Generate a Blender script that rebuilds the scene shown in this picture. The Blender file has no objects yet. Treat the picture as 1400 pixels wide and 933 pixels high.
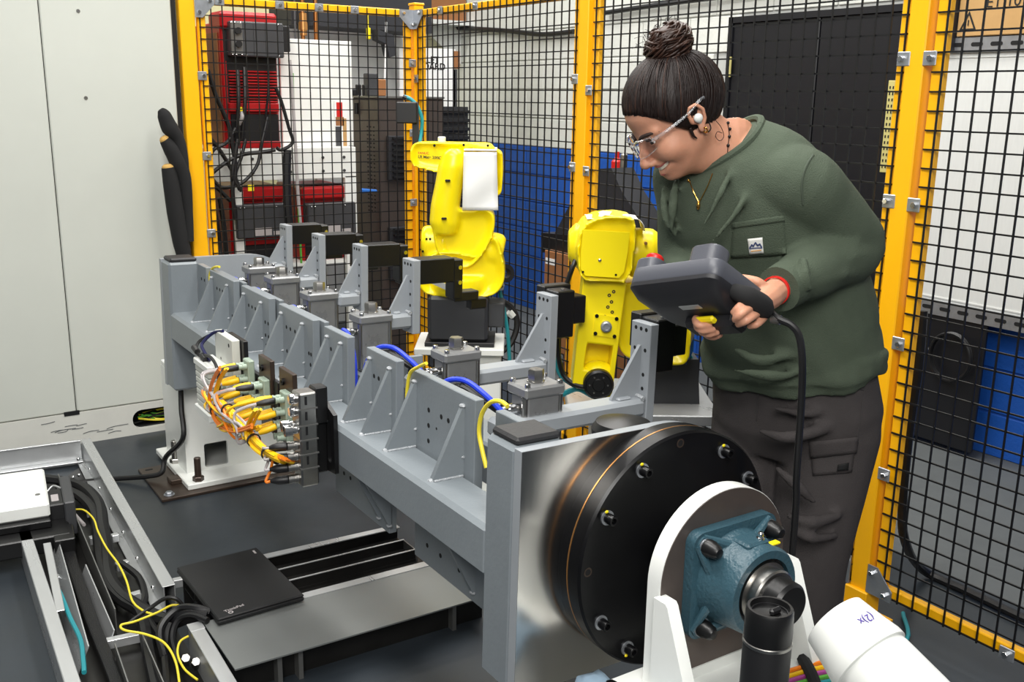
import bpy, bmesh, math, random
import numpy as np
from mathutils import Vector, Matrix, Euler
random.seed(7)
SC = bpy.context.scene
COL = SC.collection
PI = math.pi

# ------------------------------------------------------------------ camera
CAM_F, CAM_PITCH, CAM_ROLL, CAM_YAW, CAM_H = 1357.4, .240439, .0149150, .584092, 1.45
_fw = Vector((math.sin(CAM_YAW)*math.cos(CAM_PITCH), math.cos(CAM_YAW)*math.cos(CAM_PITCH), -math.sin(CAM_PITCH)))
_rt = Vector((math.cos(CAM_YAW), -math.sin(CAM_YAW), 0))
_up = _rt.cross(_fw)
_r2 = _rt*math.cos(CAM_ROLL) + _up*math.sin(CAM_ROLL)
_u2 = _up*math.cos(CAM_ROLL) - _rt*math.sin(CAM_ROLL)
cam = bpy.data.cameras.new('camera')
camo = bpy.data.objects.new('camera', cam)
COL.objects.link(camo)
m = Matrix((_r2, _u2, -_fw)).transposed().to_4x4()
m.translation = (0, 0, CAM_H)
camo.matrix_world = m
cam.sensor_fit = 'HORIZONTAL'
cam.sensor_width = 36
cam.lens = 36*CAM_F/1400
cam.clip_start = .05
cam.clip_end = 60
SC.camera = camo

# ------------------------------------------------------------------ world, lights, exposure
SC.view_settings.view_transform = 'Standard'
SC.view_settings.look = 'None'
SC.view_settings.gamma = 1
SC.view_settings.use_curve_mapping = False
SC.view_settings.exposure = -0.38
w = bpy.data.worlds.new('hall_light')
SC.world = w
w.use_nodes = True
w.node_tree.nodes['Background'].inputs['Color'].default_value = (.90, .95, 1.0, 1)
w.node_tree.nodes['Background'].inputs['Strength'].default_value = .20

def area(name, loc, size, power, target=None, col=(1, .98, .94)):
    l = bpy.data.lights.new(name, 'AREA')
    l.shape = 'RECTANGLE'; l.size, l.size_y = size; l.energy = power; l.color = col
    o = bpy.data.objects.new(name, l); COL.objects.link(o)
    o.location = loc
    d = (Vector(target) - Vector(loc)) if target else Vector((0, 0, -1))
    o.rotation_euler = d.to_track_quat('-Z', 'Y').to_euler()
    return o
area('ceiling_lamp', (.2, 1.6, 3.6), (.5, 2.6), 125)
area('ceiling_lamp', (1.7, 2.6, 3.6), (.5, 2.6), 90)
area('ceiling_lamp', (3.1, 3.6, 3.6), (.5, 2.6), 90)
area('ceiling_lamp', (1.6, 5.6, 3.6), (2.6, .5), 100)
area('ceiling_lamp', (-.9, -1.3, 3.2), (1.6, 1.6), 185, (1.3, 2.2, .8))

# ------------------------------------------------------------------ small tools
def lin(c):
    c = c/255
    return c/12.92 if c <= .04045 else ((c+.055)/1.055)**2.4
def rgb(r, g, b): return (lin(r), lin(g), lin(b), 1)

def mat(name, col, rough=.5, metal=0., vary=0., vscale=6, bump=0., bscale=40, spec=.5, emit=0, trans=0, ior=1.45, coat=0, aniso=0, alpha=1, stretch=(1, 1, 1), rvar=0., sub=0):
    m = bpy.data.materials.new(name); m.use_nodes = True
    nt = m.node_tree; b = nt.nodes['Principled BSDF']
    b.inputs['Base Color'].default_value = col
    b.inputs['Roughness'].default_value = rough
    b.inputs['Metallic'].default_value = metal
    b.inputs['Specular IOR Level'].default_value = spec
    b.inputs['Coat Weight'].default_value = coat
    b.inputs['Coat Roughness'].default_value = .15
    if aniso: b.inputs['Anisotropic'].default_value = aniso
    if trans:
        b.inputs['Transmission Weight'].default_value = trans; b.inputs['IOR'].default_value = ior
    if alpha < 1: b.inputs['Alpha'].default_value = alpha
    if sub:
        b.inputs['Subsurface Weight'].default_value = sub
        b.inputs['Subsurface Radius'].default_value = (.012, .004, .002)
        b.inputs['Subsurface Scale'].default_value = 1
    if emit:
        b.inputs['Emission Color'].default_value = col; b.inputs['Emission Strength'].default_value = emit
    if vary or bump or rvar:
        tc = nt.nodes.new('ShaderNodeTexCoord'); mp = nt.nodes.new('ShaderNodeMapping')
        mp.inputs['Scale'].default_value = stretch
        nt.links.new(tc.outputs['Object'], mp.inputs['Vector'])
    if vary or rvar:
        n = nt.nodes.new('ShaderNodeTexNoise'); n.inputs['Scale'].default_value = vscale; n.inputs['Detail'].default_value = 6
        n.inputs['Roughness'].default_value = .65
        nt.links.new(mp.outputs['Vector'], n.inputs['Vector'])
    if vary:
        mx = nt.nodes.new('ShaderNodeMix'); mx.data_type = 'RGBA'
        mr = nt.nodes.new('ShaderNodeMapRange'); mr.inputs['From Min'].default_value = .3; mr.inputs['From Max'].default_value = .7
        nt.links.new(n.outputs['Fac'], mr.inputs['Value']); nt.links.new(mr.outputs['Result'], mx.inputs['Factor'])
        mx.inputs[6].default_value = tuple(c*(1-vary) for c in col[:3])+(1,)
        mx.inputs[7].default_value = tuple(min(1, c*(1+vary)) for c in col[:3])+(1,)
        nt.links.new(mx.outputs[2], b.inputs['Base Color'])
    if rvar:
        mr2 = nt.nodes.new('ShaderNodeMapRange')
        mr2.inputs['From Min'].default_value = .3; mr2.inputs['From Max'].default_value = .7
        mr2.inputs['To Min'].default_value = max(.02, rough-rvar); mr2.inputs['To Max'].default_value = min(1, rough+rvar)
        nt.links.new(n.outputs['Fac'], mr2.inputs['Value']); nt.links.new(mr2.outputs['Result'], b.inputs['Roughness'])
    if bump:
        n2 = nt.nodes.new('ShaderNodeTexNoise'); n2.inputs['Scale'].default_value = bscale; n2.inputs['Detail'].default_value = 4
        nt.links.new(mp.outputs['Vector'], n2.inputs['Vector'])
        bp = nt.nodes.new('ShaderNodeBump'); bp.inputs['Strength'].default_value = bump; bp.inputs['Distance'].default_value = .01
        nt.links.new(n2.outputs['Fac'], bp.inputs['Height']); nt.links.new(bp.outputs['Normal'], b.inputs['Normal'])
    return m

M = {}
def dm(name, *a, **k): M[name] = mat(name, *a, **k)
dm('floor', rgb(44, 50, 56), .42, vary=.22, vscale=2.2, bump=.05, bscale=9, rvar=.12)
dm('wall_white', rgb(214, 216, 210), .7, vary=.05, vscale=3, bump=.25, bscale=60)
dm('wall_blue', rgb(22, 84, 176), .55, vary=.08, vscale=3, bump=.25, bscale=60)
dm('mortar', rgb(185, 187, 184), .8)
dm('mortar_blue', rgb(20, 76, 160), .7)
dm('cream', rgb(236, 228, 178), .7, vary=.04)
dm('machine_white', rgb(198, 201, 193), .45, vary=.035, vscale=1.6, spec=.4)
dm('skirt_white', rgb(205, 205, 198), .5, vary=.05, vscale=5)
dm('scuff', rgb(95, 98, 100), .7)
dm('fence_yellow', rgb(250, 182, 8), .38, vary=.04, vscale=3)
dm('wire_black', rgb(16, 16, 18), .4)
dm('zinc', rgb(172, 176, 182), .38, .75, vary=.12, vscale=25)
dm('chrome', rgb(215, 215, 215), .16, 1.)
dm('steel', rgb(168, 166, 162), .3, 1., vary=.1, vscale=30)
dm('gray_paint', rgb(125, 132, 137), .38, vary=.05, vscale=7, bump=.05, bscale=120)
dm('gray_light', rgb(150, 155, 160), .36, vary=.04, vscale=9)
dm('weld', rgb(168, 172, 176), .3, bump=.6, bscale=160)
dm('hole', rgb(10, 10, 11), .8)
dm('black_plastic', rgb(24, 24, 26), .45)
dm('black_cap', rgb(38, 38, 40), .5, bump=.1, bscale=200)
dm('black_oxide', rgb(9, 9, 11), .33, vary=.25, vscale=10, rvar=.06, spec=.35)
dm('black_rubber', rgb(15, 15, 17), .5)
dm('black_metal', rgb(15, 15, 16), .38)
dm('brown_steel', rgb(72, 60, 52), .36, .5, vary=.3, vscale=14)
dm('brass_ring', rgb(196, 142, 84), .35, .8)
dm('machined', rgb(205, 202, 198), .24, 1., vary=.08, vscale=7, rvar=.08, stretch=(1, 1, .12))
dm('raw_plate', rgb(98, 88, 83), .36, .45, vary=.12, vscale=9, rvar=.08)
dm('white_paint', rgb(238, 240, 236), .3, vary=.02, vscale=10)
dm('bearing_blue', rgb(52, 82, 94), .36, vary=.08, vscale=12, bump=.25, bscale=140)
dm('cast_gray', rgb(150, 151, 152), .32, .55, vary=.1, vscale=14, rvar=.08)
dm('alu', rgb(200, 202, 203), .32, .6, vary=.07, vscale=8, rvar=.1, stretch=(1, .15, 1))
dm('alu_cover', rgb(134, 137, 136), .34, .45, vary=.03, vscale=3, stretch=(.3, 1, 1))
dm('alu_dark', rgb(126, 126, 124), .34, .6, vary=.1, vscale=8)
dm('dark_channel', rgb(48, 47, 46), .32, .6, vary=.2, vscale=9)
dm('robot_yellow', rgb(255, 230, 14), .3, vary=.015, vscale=8, spec=.5)
dm('robot_gray', rgb(52, 53, 56), .42, vary=.08)
dm('robot_black', rgb(20, 20, 22), .5)
dm('red_paint', rgb(168, 15, 19), .42, vary=.08, vscale=9)
dm('dark_gray', rgb(62, 63, 66), .45, vary=.08, vscale=9)
dm('dark_cabinet', rgb(70, 62, 58), .4, vary=.1, vscale=4)
dm('charcoal', rgb(40, 41, 46), .6, vary=.08)
dm('door_black', rgb(19, 20, 25), .42, vary=.1, vscale=2)
dm('cardboard', rgb(190, 150, 96), .8, vary=.05, vscale=20)
dm('brown_board', rgb(150, 100, 60), .8, vary=.06, vscale=20)
dm('paper', rgb(240, 241, 240), .7)
dm('white_plastic', rgb(228, 230, 226), .4)
dm('ivory_plastic', rgb(206, 208, 200), .42)
dm('cable_black', rgb(18, 18, 20), .45)
dm('cable_blue', rgb(38, 66, 214), .4)
dm('cable_navy', rgb(22, 24, 70), .45)
dm('cable_yellow', rgb(246, 196, 16), .45)
dm('cable_lemon', rgb(238, 218, 60), .45)
dm('cable_orange', rgb(240, 130, 24), .45)
dm('cable_teal', rgb(36, 140, 150), .45)
dm('cable_gray', rgb(176, 170, 170), .45)
dm('cable_purple', rgb(176, 72, 150), .45)
dm('cable_green', rgb(90, 170, 60), .45)
dm('connector_green', rgb(150, 166, 150), .4, vary=.15, vscale=40)
dm('sheet_white', rgb(216, 218, 216), .6, vary=.03, vscale=14, stretch=(1, 8, 1))
dm('copper', rgb(168, 112, 62), .35, .9, vary=.2)
dm('laptop', rgb(20, 20, 22), .5, bump=.05, bscale=400)
dm('yellow_mark', rgb(250, 226, 20), .5)
dm('red_button', rgb(206, 34, 30), .35)
dm('ink_black', rgb(20, 20, 20), .6)
dm('ink_red', rgb(200, 60, 20), .6)
dm('ink_purple', rgb(78, 60, 150), .6)
dm('strip_yellow', rgb(196, 186, 118), .5)
dm('robot_blue', rgb(34, 104, 190), .5)
dm('rag_blue', rgb(128, 150, 168), .9, vary=.1, vscale=30)
dm('black_foam', rgb(22, 22, 23), .9)
dm('foam_core', rgb(200, 160, 90), .8)
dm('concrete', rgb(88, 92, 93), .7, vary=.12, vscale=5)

def T(x, y, z): return Matrix.Translation((x, y, z))
def R(a, ax): return Matrix.Rotation(a, 4, ax)
def frame(o, x, z=None, y=None):
    """matrix with origin o, x axis along x, and z (or y) as near as possible"""
    x = Vector(x).normalized()
    if z is not None:
        y_ = Vector(z).cross(x).normalized(); z_ = x.cross(y_)
    else:
        z_ = x.cross(Vector(y)).normalized(); y_ = z_.cross(x)
    m = Matrix((x, y_, z_)).transposed().to_4x4(); m.translation = o
    return m
def ray(px, py): return _fw + _r2*((px-700)/CAM_F) - _u2*((py-466.5)/CAM_F)
def at(px, py, d): return Vector((0, 0, CAM_H)) + ray(px, py)*d
def onz(px, py, z):
    d = ray(px, py); return Vector((0, 0, CAM_H)) + d*((z-CAM_H)/d.z)
def onx(px, py, x):
    d = ray(px, py); return Vector((0, 0, CAM_H)) + d*(x/d.x)
def ony(px, py, y):
    d = ray(px, py); return Vector((0, 0, CAM_H)) + d*(y/d.y)

class B:
    """collects shapes into one mesh"""
    def __init__(s, m=None):
        s.v = []; s.f = []; s.m = m or Matrix()
    def add(s, vs, fs, m=None):
        k = len(s.v); mm = s.m @ m if m is not None else s.m
        s.v += [tuple(mm @ Vector(v)) for v in vs]
        s.f += [tuple(i+k for i in f) for f in fs]
        return s
    def box(s, c, size, bev=0., m=None):
        x, y, z = (a/2 for a in size)
        if bev <= 0:
            vs = [(c[0]+i*x, c[1]+j*y, c[2]+k*z) for i in (-1, 1) for j in (-1, 1) for k in (-1, 1)]
            fs = [(0, 1, 3, 2), (4, 6, 7, 5), (0, 4, 5, 1), (2, 3, 7, 6), (0, 2, 6, 4), (1, 5, 7, 3)]
            return s.add(vs, fs, m)
        bev = min(bev, x*.99, y*.99, z*.99)
        vs = []; ix = {}
        for i in (-1, 1):
            for j in (-1, 1):
                for k in (-1, 1):
                    for a in range(3):
                        q = [x-bev, y-bev, z-bev]; q[a] += bev
                        ix[i, j, k, a] = len(vs)
                        vs.append((c[0]+i*q[0], c[1]+j*q[1], c[2]+k*q[2]))
        fs = []
        def quad(l, flip): fs.append(tuple(l) if not flip else tuple(reversed(l)))
        for i in (-1, 1):
            quad([ix[i, -1, -1, 0], ix[i, 1, -1, 0], ix[i, 1, 1, 0], ix[i, -1, 1, 0]], i < 0)
            quad([ix[-1, i, -1, 1], ix[-1, i, 1, 1], ix[1, i, 1, 1], ix[1, i, -1, 1]], i < 0)
            quad([ix[-1, -1, i, 2], ix[1, -1, i, 2], ix[1, 1, i, 2], ix[-1, 1, i, 2]], i < 0)
        for i in (-1, 1):
            for j in (-1, 1):
                quad([ix[i, j, -1, 0], ix[i, j, -1, 1], ix[i, j, 1, 1], ix[i, j, 1, 0]], i*j < 0)
                quad([ix[i, -1, j, 0], ix[i, 1, j, 0], ix[i, 1, j, 2], ix[i, -1, j, 2]], i*j < 0)
                quad([ix[-1, i, j, 1], ix[-1, i, j, 2], ix[1, i, j, 2], ix[1, i, j, 1]], i*j < 0)
                for k in (-1, 1):
                    quad([ix[i, j, k, 0], ix[i, j, k, 1], ix[i, j, k, 2]], i*j*k < 0)
        return s.add(vs, fs, m)
    def bx(s, x0, x1, y0, y1, z0, z1, bev=0., m=None):
        return s.box(((x0+x1)/2, (y0+y1)/2, (z0+z1)/2), (abs(x1-x0), abs(y1-y0), abs(z1-z0)), bev, m)
    def lathe(s, prof, p0, ax, n=24, m=None, caps=True):
        """profile of (radius, height) turned about the axis ax from p0"""
        ax = Vector(ax).normalized()
        e1 = ax.orthogonal().normalized(); e2 = ax.cross(e1); p0 = Vector(p0)
        vs = []; fs = []
        for r, h in prof:
            for i in range(n):
                a = 2*PI*i/n
                vs.append(p0 + ax*h + (e1*math.cos(a)+e2*math.sin(a))*r)
        for j in range(len(prof)-1):
            for i in range(n):
                a, b = j*n+i, j*n+(i+1) % n
                fs.append((a, b, b+n, a+n))
        if caps:
            fs.append(tuple(reversed(range(n)))); fs.append(tuple(range((len(prof)-1)*n, len(prof)*n)))
        return s.add(vs, fs, m)
    def cyl(s, p0, p1, r, r1=None, n=20, bev=0., m=None):
        p0 = Vector(p0); p1 = Vector(p1); L = (p1-p0).length; r1 = r if r1 is None else r1
        pr = [(r, 0), (r1, L)] if not bev else [(r-bev, 0), (r, bev), (r1, L-bev), (r1-bev, L)]
        return s.lathe(pr, p0, p1-p0, n, m)
    def hexn(s, p0, p1, r, m=None, bev=None):
        L = (Vector(p1)-Vector(p0)).length; b = r*.12 if bev is None else bev
        return s.lathe([(r, 0), (r, L-b), (r-b, L)], p0, Vector(p1)-Vector(p0), 6, m)
    def ring(s, p0, ax, ro, ri, L, n=28, m=None):
        ax = Vector(ax).normalized()
        return s.lathe([(ri, 0), (ro, 0), (ro, L), (ri, L), (ri, 0)], p0, ax, n, m, caps=False)
    def sph(s, c, r, n=16, k=10, m=None):
        r = (r, r, r) if not hasattr(r, '__len__') else r
        vs = [(c[0], c[1], c[2]-r[2])]; fs = []
        for j in range(1, k):
            t = -PI/2+PI*j/k
            for i in range(n):
                a = 2*PI*i/n
                vs.append((c[0]+r[0]*math.cos(t)*math.cos(a), c[1]+r[1]*math.cos(t)*math.sin(a), c[2]+r[2]*math.sin(t)))
        vs.append((c[0], c[1], c[2]+r[2])); e = len(vs)-1
        for i in range(n):
            fs.append((0, 1+(i+1) % n, 1+i)); fs.append((e, e-n+i, e-n+(i+1) % n))
        for j in range(k-2):
            for i in range(n):
                a, b = 1+j*n+i, 1+j*n+(i+1) % n
                fs.append((a, b, b+n, a+n))
        return s.add(vs, fs, m)
    def loft(s, rings, m=None, cap=True):
        n = len(rings[0]); vs = [v for r in rings for v in r]; fs = []
        for j in range(len(rings)-1):
            for i in range(n):
                a, b = j*n+i, j*n+(i+1) % n
                fs.append((a, b, b+n, a+n))
        if cap:
            fs.append(tuple(reversed(range(n)))); fs.append(tuple(range((len(rings)-1)*n, len(rings)*n)))
        return s.add(vs, fs, m)
    def tube(s, pts, r, n=8, sm=6, m=None, closed=False):
        """round tube along a smooth path; r one radius or one per point"""
        P = [Vector(p) for p in pts]
        rr = list(r) if hasattr(r, '__len__') else [r]*len(P)
        if sm > 1 and len(P) > 2:
            Q = []; RR = []
            for i in range(len(P)-1):
                a, b, c, d = P[max(i-1, 0)], P[i], P[i+1], P[min(i+2, len(P)-1)]
                for k in range(sm):
                    t = k/sm
                    Q.append(.5*((2*b)+(c-a)*t+(2*a-5*b+4*c-d)*t*t+(3*b-a-3*c+d)*t**3)); RR.append(rr[i]*(1-t)+rr[i+1]*t)
            Q.append(P[-1]); RR.append(rr[-1]); P, rr = Q, RR
        rings = []; nrm = None
        for i, p in enumerate(P):
            d = (P[min(i+1, len(P)-1)]-P[max(i-1, 0)])
            if d.length < 1e-9: d = Vector((0, 0, 1))
            d.normalize()
            nrm = d.orthogonal().normalized() if nrm is None else (nrm-d*nrm.dot(d))
            if nrm.length < 1e-6: nrm = d.orthogonal()
            nrm.normalize(); e = d.cross(nrm)
            rings.append([p+(nrm*math.cos(2*PI*k/n)+e*math.sin(2*PI*k/n))*rr[i] for k in range(n)])
        return s.loft(rings, m)
    def prism(s, poly, a, b, ax='y', m=None):
        """2d outline pushed from a to b along an axis (y: outline is x,z; x: y,z; z: x,y)"""
        f = {'y': lambda p, t: (p[0], t, p[1]), 'x': lambda p, t: (t, p[0], p[1]), 'z': lambda p, t: (p[0], p[1], t)}[ax]
        n = len(poly)
        area2 = sum(poly[i][0]*poly[(i+1) % n][1]-poly[(i+1) % n][0]*poly[i][1] for i in range(n))
        if (area2 < 0) != (ax == 'y'): poly = poly[::-1]
        if a > b: a, b = b, a
        vs = [f(p, a) for p in poly]+[f(p, b) for p in poly]
        fs = [tuple(reversed(range(n))), tuple(range(n, 2*n))]
        for i in range(n): fs.append((i, (i+1) % n, n+(i+1) % n, n+i))
        return s.add(vs, fs, m)
    def frameprism(s, outer, inner, a, b, ax='y', m=None):
        """outline with one opening; outer and inner have the same number of corners"""
        f = {'y': lambda p, t: (p[0], t, p[1]), 'x': lambda p, t: (t, p[0], p[1]), 'z': lambda p, t: (p[0], p[1], t)}[ax]
        n = len(outer)
        vs = [f(p, a) for p in outer]+[f(p, a) for p in inner]+[f(p, b) for p in outer]+[f(p, b) for p in inner]
        fs = []
        for i in range(n):
            j = (i+1) % n
            fs += [(i, j, n+j, n+i), (2*n+i, 3*n+i, 3*n+j, 2*n+j), (i, 2*n+i, 2*n+j, j), (n+i, n+j, 3*n+j, 3*n+i)]
        return s.add(vs, fs, m)

def rrect(w, h, r, k=5, cx=0, cy=0):
    out = []
    for sx, sy, a0 in ((1, 1, 0), (-1, 1, PI/2), (-1, -1, PI), (1, -1, 3*PI/2)):
        for i in range(k+1):
            a = a0+PI/2*i/k
            out.append((cx+sx*(w/2-r)+r*math.cos(a), cy+sy*(h/2-r)+r*math.sin(a)))
    return out

INV = {}
def build(name, b, material, parent=None, smooth=35, fix=True):
    me = bpy.data.meshes.new(name)
    vs = b.v
    if parent is not None and parent.name in INV:
        iv = INV[parent.name]; vs = [tuple(iv @ Vector(v)) for v in vs]
    me.from_pydata(vs, [], b.f)
    if fix:
        bm = bmesh.new(); bm.from_mesh(me)
        bmesh.ops.recalc_face_normals(bm, faces=bm.faces); bm.to_mesh(me); bm.free()
    me.update()
    mats = material if isinstance(material, (list, tuple)) else [material]
    for q in mats: me.materials.append(M[q] if isinstance(q, str) else q)
    if smooth:
        me.polygons.foreach_set('use_smooth', [True]*len(me.polygons))
        me.set_sharp_from_angle(angle=math.radians(smooth))
    o = bpy.data.objects.new(name, me)
    COL.objects.link(o)
    if parent is not None:
        o.parent = parent
        if parent.name in INV: INV[o.name] = INV[parent.name]
    return o
def tag(o, label=None, cat=None, group=None, kind=None):
    if label: o['label'] = label
    if cat: o['category'] = cat
    if group: o['group'] = group
    if kind: o['kind'] = kind
    return o
def root(name, loc, label=None, cat=None, group=None, mtx=None):
    o = bpy.data.objects.new(name, None); COL.objects.link(o)
    o.empty_display_size = .05
    mm = mtx.copy() if mtx is not None else Matrix.Translation(loc)
    o.matrix_world = mm
    INV[o.name] = mm.inverted()
    return tag(o, label, cat, group)
def solid(name, b, material, label, cat, group=None, smooth=35):
    """a thing that is one mesh; its origin sits at the bottom middle"""
    xs = np.array(b.v); c = Vector(((xs[:, 0].min()+xs[:, 0].max())/2, (xs[:, 1].min()+xs[:, 1].max())/2, xs[:, 2].min()))
    b.v = [tuple(Vector(v)-c) for v in b.v]
    o = build(name, b, material, None, smooth); o.location = c
    INV[o.name] = Matrix.Translation(c).inverted()
    return tag(o, label, cat, group)
def struct(name, b, material, parent=None, smooth=35):
    o = build(name, b, material, parent, smooth)
    if parent is None: o['kind'] = 'structure'; INV[o.name] = Matrix()
    return o
def text(name, s, size, mtx, material, parent=None, depth=.0004, align='CENTER', bold=0.):
    c = bpy.data.curves.new(name, 'FONT'); c.body = s; c.size = size; c.extrude = depth; c.align_x = align; c.align_y = 'CENTER'
    c.offset = bold
    o = bpy.data.objects.new(name, c); COL.objects.link(o)
    dg = bpy.context.evaluated_depsgraph_get(); me = bpy.data.meshes.new_from_object(o.evaluated_get(dg))
    bpy.data.objects.remove(o); bpy.data.curves.remove(c)
    mm = mtx.copy()
    if parent is not None and parent.name in INV: mm = INV[parent.name] @ mm
    me.transform(mm); me.materials.clear(); me.materials.append(M[material]); me.name = name
    o = bpy.data.objects.new(name, me); COL.objects.link(o)
    if parent is not None: o.parent = parent
    return o
def remesh(b, voxel, it=3, fac=.5):
    """welds overlapping closed shapes into one smooth skin; returns a new builder"""
    me = bpy.data.meshes.new('t'); me.from_pydata(b.v, [], b.f)
    bm = bmesh.new(); bm.from_mesh(me); bmesh.ops.recalc_face_normals(bm, faces=bm.faces); bm.to_mesh(me); bm.free()
    o = bpy.data.objects.new('t', me); COL.objects.link(o)
    r = o.modifiers.new('r', 'REMESH'); r.mode = 'VOXEL'; r.voxel_size = voxel
    if it:
        q = o.modifiers.new('s', 'SMOOTH'); q.iterations = it; q.factor = fac
    dg = bpy.context.evaluated_depsgraph_get(); e = bpy.data.meshes.new_from_object(o.evaluated_get(dg))
    out = B(); n = len(e.vertices); co = np.zeros(n*3); e.vertices.foreach_get('co', co)
    out.v = [tuple(x) for x in co.reshape(-1, 3)]; out.f = [tuple(p.vertices) for p in e.polygons]
    bpy.data.objects.remove(o); bpy.data.meshes.remove(me); bpy.data.meshes.remove(e)
    return out
# ------------------------------------------------------------------ setting
WX = 3.9
b = B(); b.bx(-2.5, 5.2, -2.2, 7.9, -.06, 0); struct('floor', b, 'floor', smooth=0)
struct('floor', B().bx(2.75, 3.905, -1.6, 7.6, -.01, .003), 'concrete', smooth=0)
wall = struct('wall_right', B().bx(WX+.006, WX+.14, -1.6, 7.6, 0, 2.6), 'mortar')
build('blue_dado', B().bx(WX+.004, WX+.006, -1.6, 7.6, 0, 1.13), 'mortar_blue', wall)
struct('wall_back', B().bx(-1.4, 4.0, 7.6, 7.72, 0, 2.6), 'cream')
BH, BL = .1883, .392
bm_w = B().box((0, 0, 0), (.012, BL-.008, BH-.008), .003)
blk = {}
for row in range(12):
    for k in range(20):
        y0 = 1.25+k*BL+(row % 2)*BL/2; z0 = row*BH
        if y0+BL > 7.6: continue
        if 2.80 < y0+BL/2 < 3.92 and z0 < 1.75: continue
        if y0+BL/2 < 2.8 and row > 5 and row < 10 and y0 > 1.4: continue
        c = 'wall_blue' if row < 6 else 'wall_white'
        if c not in blk:
            blk[c] = build('block', B(Matrix()).box((0, 0, 0), (.012, BL-.008, BH-.008), .003), c, wall); o = blk[c]
        else:
            o = blk[c].copy(); COL.objects.link(o); o.parent = wall
        o.location = (WX+.003-random.random()*.0015, y0+BL/2, z0+BH/2)
# conduit running along the wall above the fence mesh
solid('wall_conduit', B().tube([(WX-.03, 2.6, 1.99), (WX-.03, 4.2, 1.97), (WX-.03, 4.9, 1.95)], .014, 8), 'black_plastic', 'black cable strung along the pale block wall behind the wire fence', 'cable')
solid('wall_cable', B().tube([onx(626, 38, WX-.03), onx(690, 42, WX-.03), onx(742, 47, WX-.03), onx(785, 43, WX-.03)], .016, 8), 'black_plastic', 'sagging black cable on the pale block wall between the two far yellow posts', 'cable')
# black double door
d = root('door_1', (WX, 3.35, 0)); d['kind'] = 'structure'
y1 = onx(1000, 60, WX-.03).y; y0 = onx(1240, 60, WX-.03).y-.12; zt = 1.865
build('door_leaf', B().bx(WX-.05, WX-.004, (y0+y1)/2+.004, y1-.03, .01, zt-.03, .004), 'door_black', d)
build('door_leaf', B().bx(WX-.05, WX-.004, y0+.03, (y0+y1)/2-.004, .01, zt-.03, .004), 'door_black', d)
b = B().bx(WX-.06, WX, y1-.03, y1, 0, zt).bx(WX-.06, WX, y0, y0+.03, 0, zt).bx(WX-.06, WX, y0, y1, zt-.03, zt)
build('door_frame', b, 'door_black', d)
for zz in (1.62, .9):
    p = onx(1001, 100, WX-.06); build('hinge', B().cyl((WX-.066, y1-.035, zz-.05), (WX-.066, y1-.035, zz+.05), .008, n=8), 'strip_yellow', d)
p0 = onx(1216, 110, WX-.06); p1 = onx(1207, 236, WX-.06)
b = B().bx(WX-.058, WX-.05, p1.y-.02, p1.y+.02, p1.z, p0.z, .002); st = build('edge_strip', b, 'strip_yellow', d)
b = B()
for i in range(14):
    zz = p1.z+.02+i*(p0.z-p1.z-.03)/14
    for q in (-.008, .008): b.bx(WX-.0595, WX-.0575, p1.y+q-.003, p1.y+q+.003, zz, zz+.012)
build('slots', b, 'hole', st); 

# right-hand rack on the wall: white sheet between two slotted angles, black board and coil below, carton on top
def rail(y0, y1, z, name, parent):
    b = B().bx(WX-.135, WX-.13, y0, y1, z-.03, z+.03).bx(WX-.135, WX-.08, y0, y1, z+.027, z+.03)
    r = build(name, b, 'zinc', parent); h = B(); k = 0; y = y0+.03
    while y < y1-.03:
        h.prism([(y+a, z+c) for a, c in rrect(.05, .016, .0075, 3)], WX-.1362, WX-.1352, 'x'); y += .082
    build('slot', h, 'hole', r)['kind'] = 'stuff'
rk = root('storage_rack', (WX-.1, 1.9, 0), 'slotted steel rack holding a white sheet against the right wall', 'rack')
yA = onx(1292, 60, WX-.13).y; yB = .9
zt = onx(1300, 62, WX-.13).z; zb = onx(1300, 425, WX-.13).z
rail(yB, yA, zt, 'slotted_rail', rk); rail(yB, yA+.12, zb, 'slotted_rail', rk)
build('white_sheet', B().bx(WX-.12, WX-.11, yB, yA+.02, zb, zt), 'sheet_white', rk)
build('sheet_rib', B().bx(WX-.124, WX-.119, yB, yA+.02, zb+.04, zb+.046).bx(WX-.124, WX-.119, yB, yA+.02, zt-.05, zt-.046), 'sheet_white', rk)
for yy in (yB+.02, yA): build('upright_post', B().bx(WX-.10, WX-.06, yy-.02, yy+.02, 0, zt), 'zinc', rk)
q0 = onx(1256, 440, WX-.12); q1 = onx(1352, 440, WX-.12)
build('lower_board', B().bx(WX-.128, WX-.11, q1.y, q0.y+.14, .03, zb-.02, .004), 'door_black', rk)
c = root('carton', (WX-.1, 1.8, zt+.03), 'brown cardboard carton with printed handling triangle on the rack top', 'box')
ca, cb = onx(1308, 60, WX-.13).y, 1.35
build('carton_body', B().bx(WX-.14, WX-.02, cb, ca, zt+.031, zt+.42, .003), 'cardboard', c)
build('tape', B().bx(WX-.1408, WX-.1402, cb, ca, zt+.2, zt+.206), 'brown_board', c)
tp = onx(1324, 30, WX-.141)
tri = B(Matrix.Translation(tp) @ Matrix.Scale(1.2, 4)); e1 = [(-.03, -.026), (.03, -.026), (0, .034)]; e2 = [(-.021, -.021), (.021, -.021), (0, .022)]
tri.frameprism(e1, e2, -.0008, 0, 'x'); tri.bx(-.0008, 0, -.002, .002, -.012, .006); build('warning_mark', tri, 'ink_black', c)
mt = Matrix.Translation(onx(1372, 2, WX-.1415)) @ R(-PI/2, 'Z') @ R(PI/2, 'X')
text('print', 'ET 10', .06, mt, 'ink_black', c)
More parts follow.
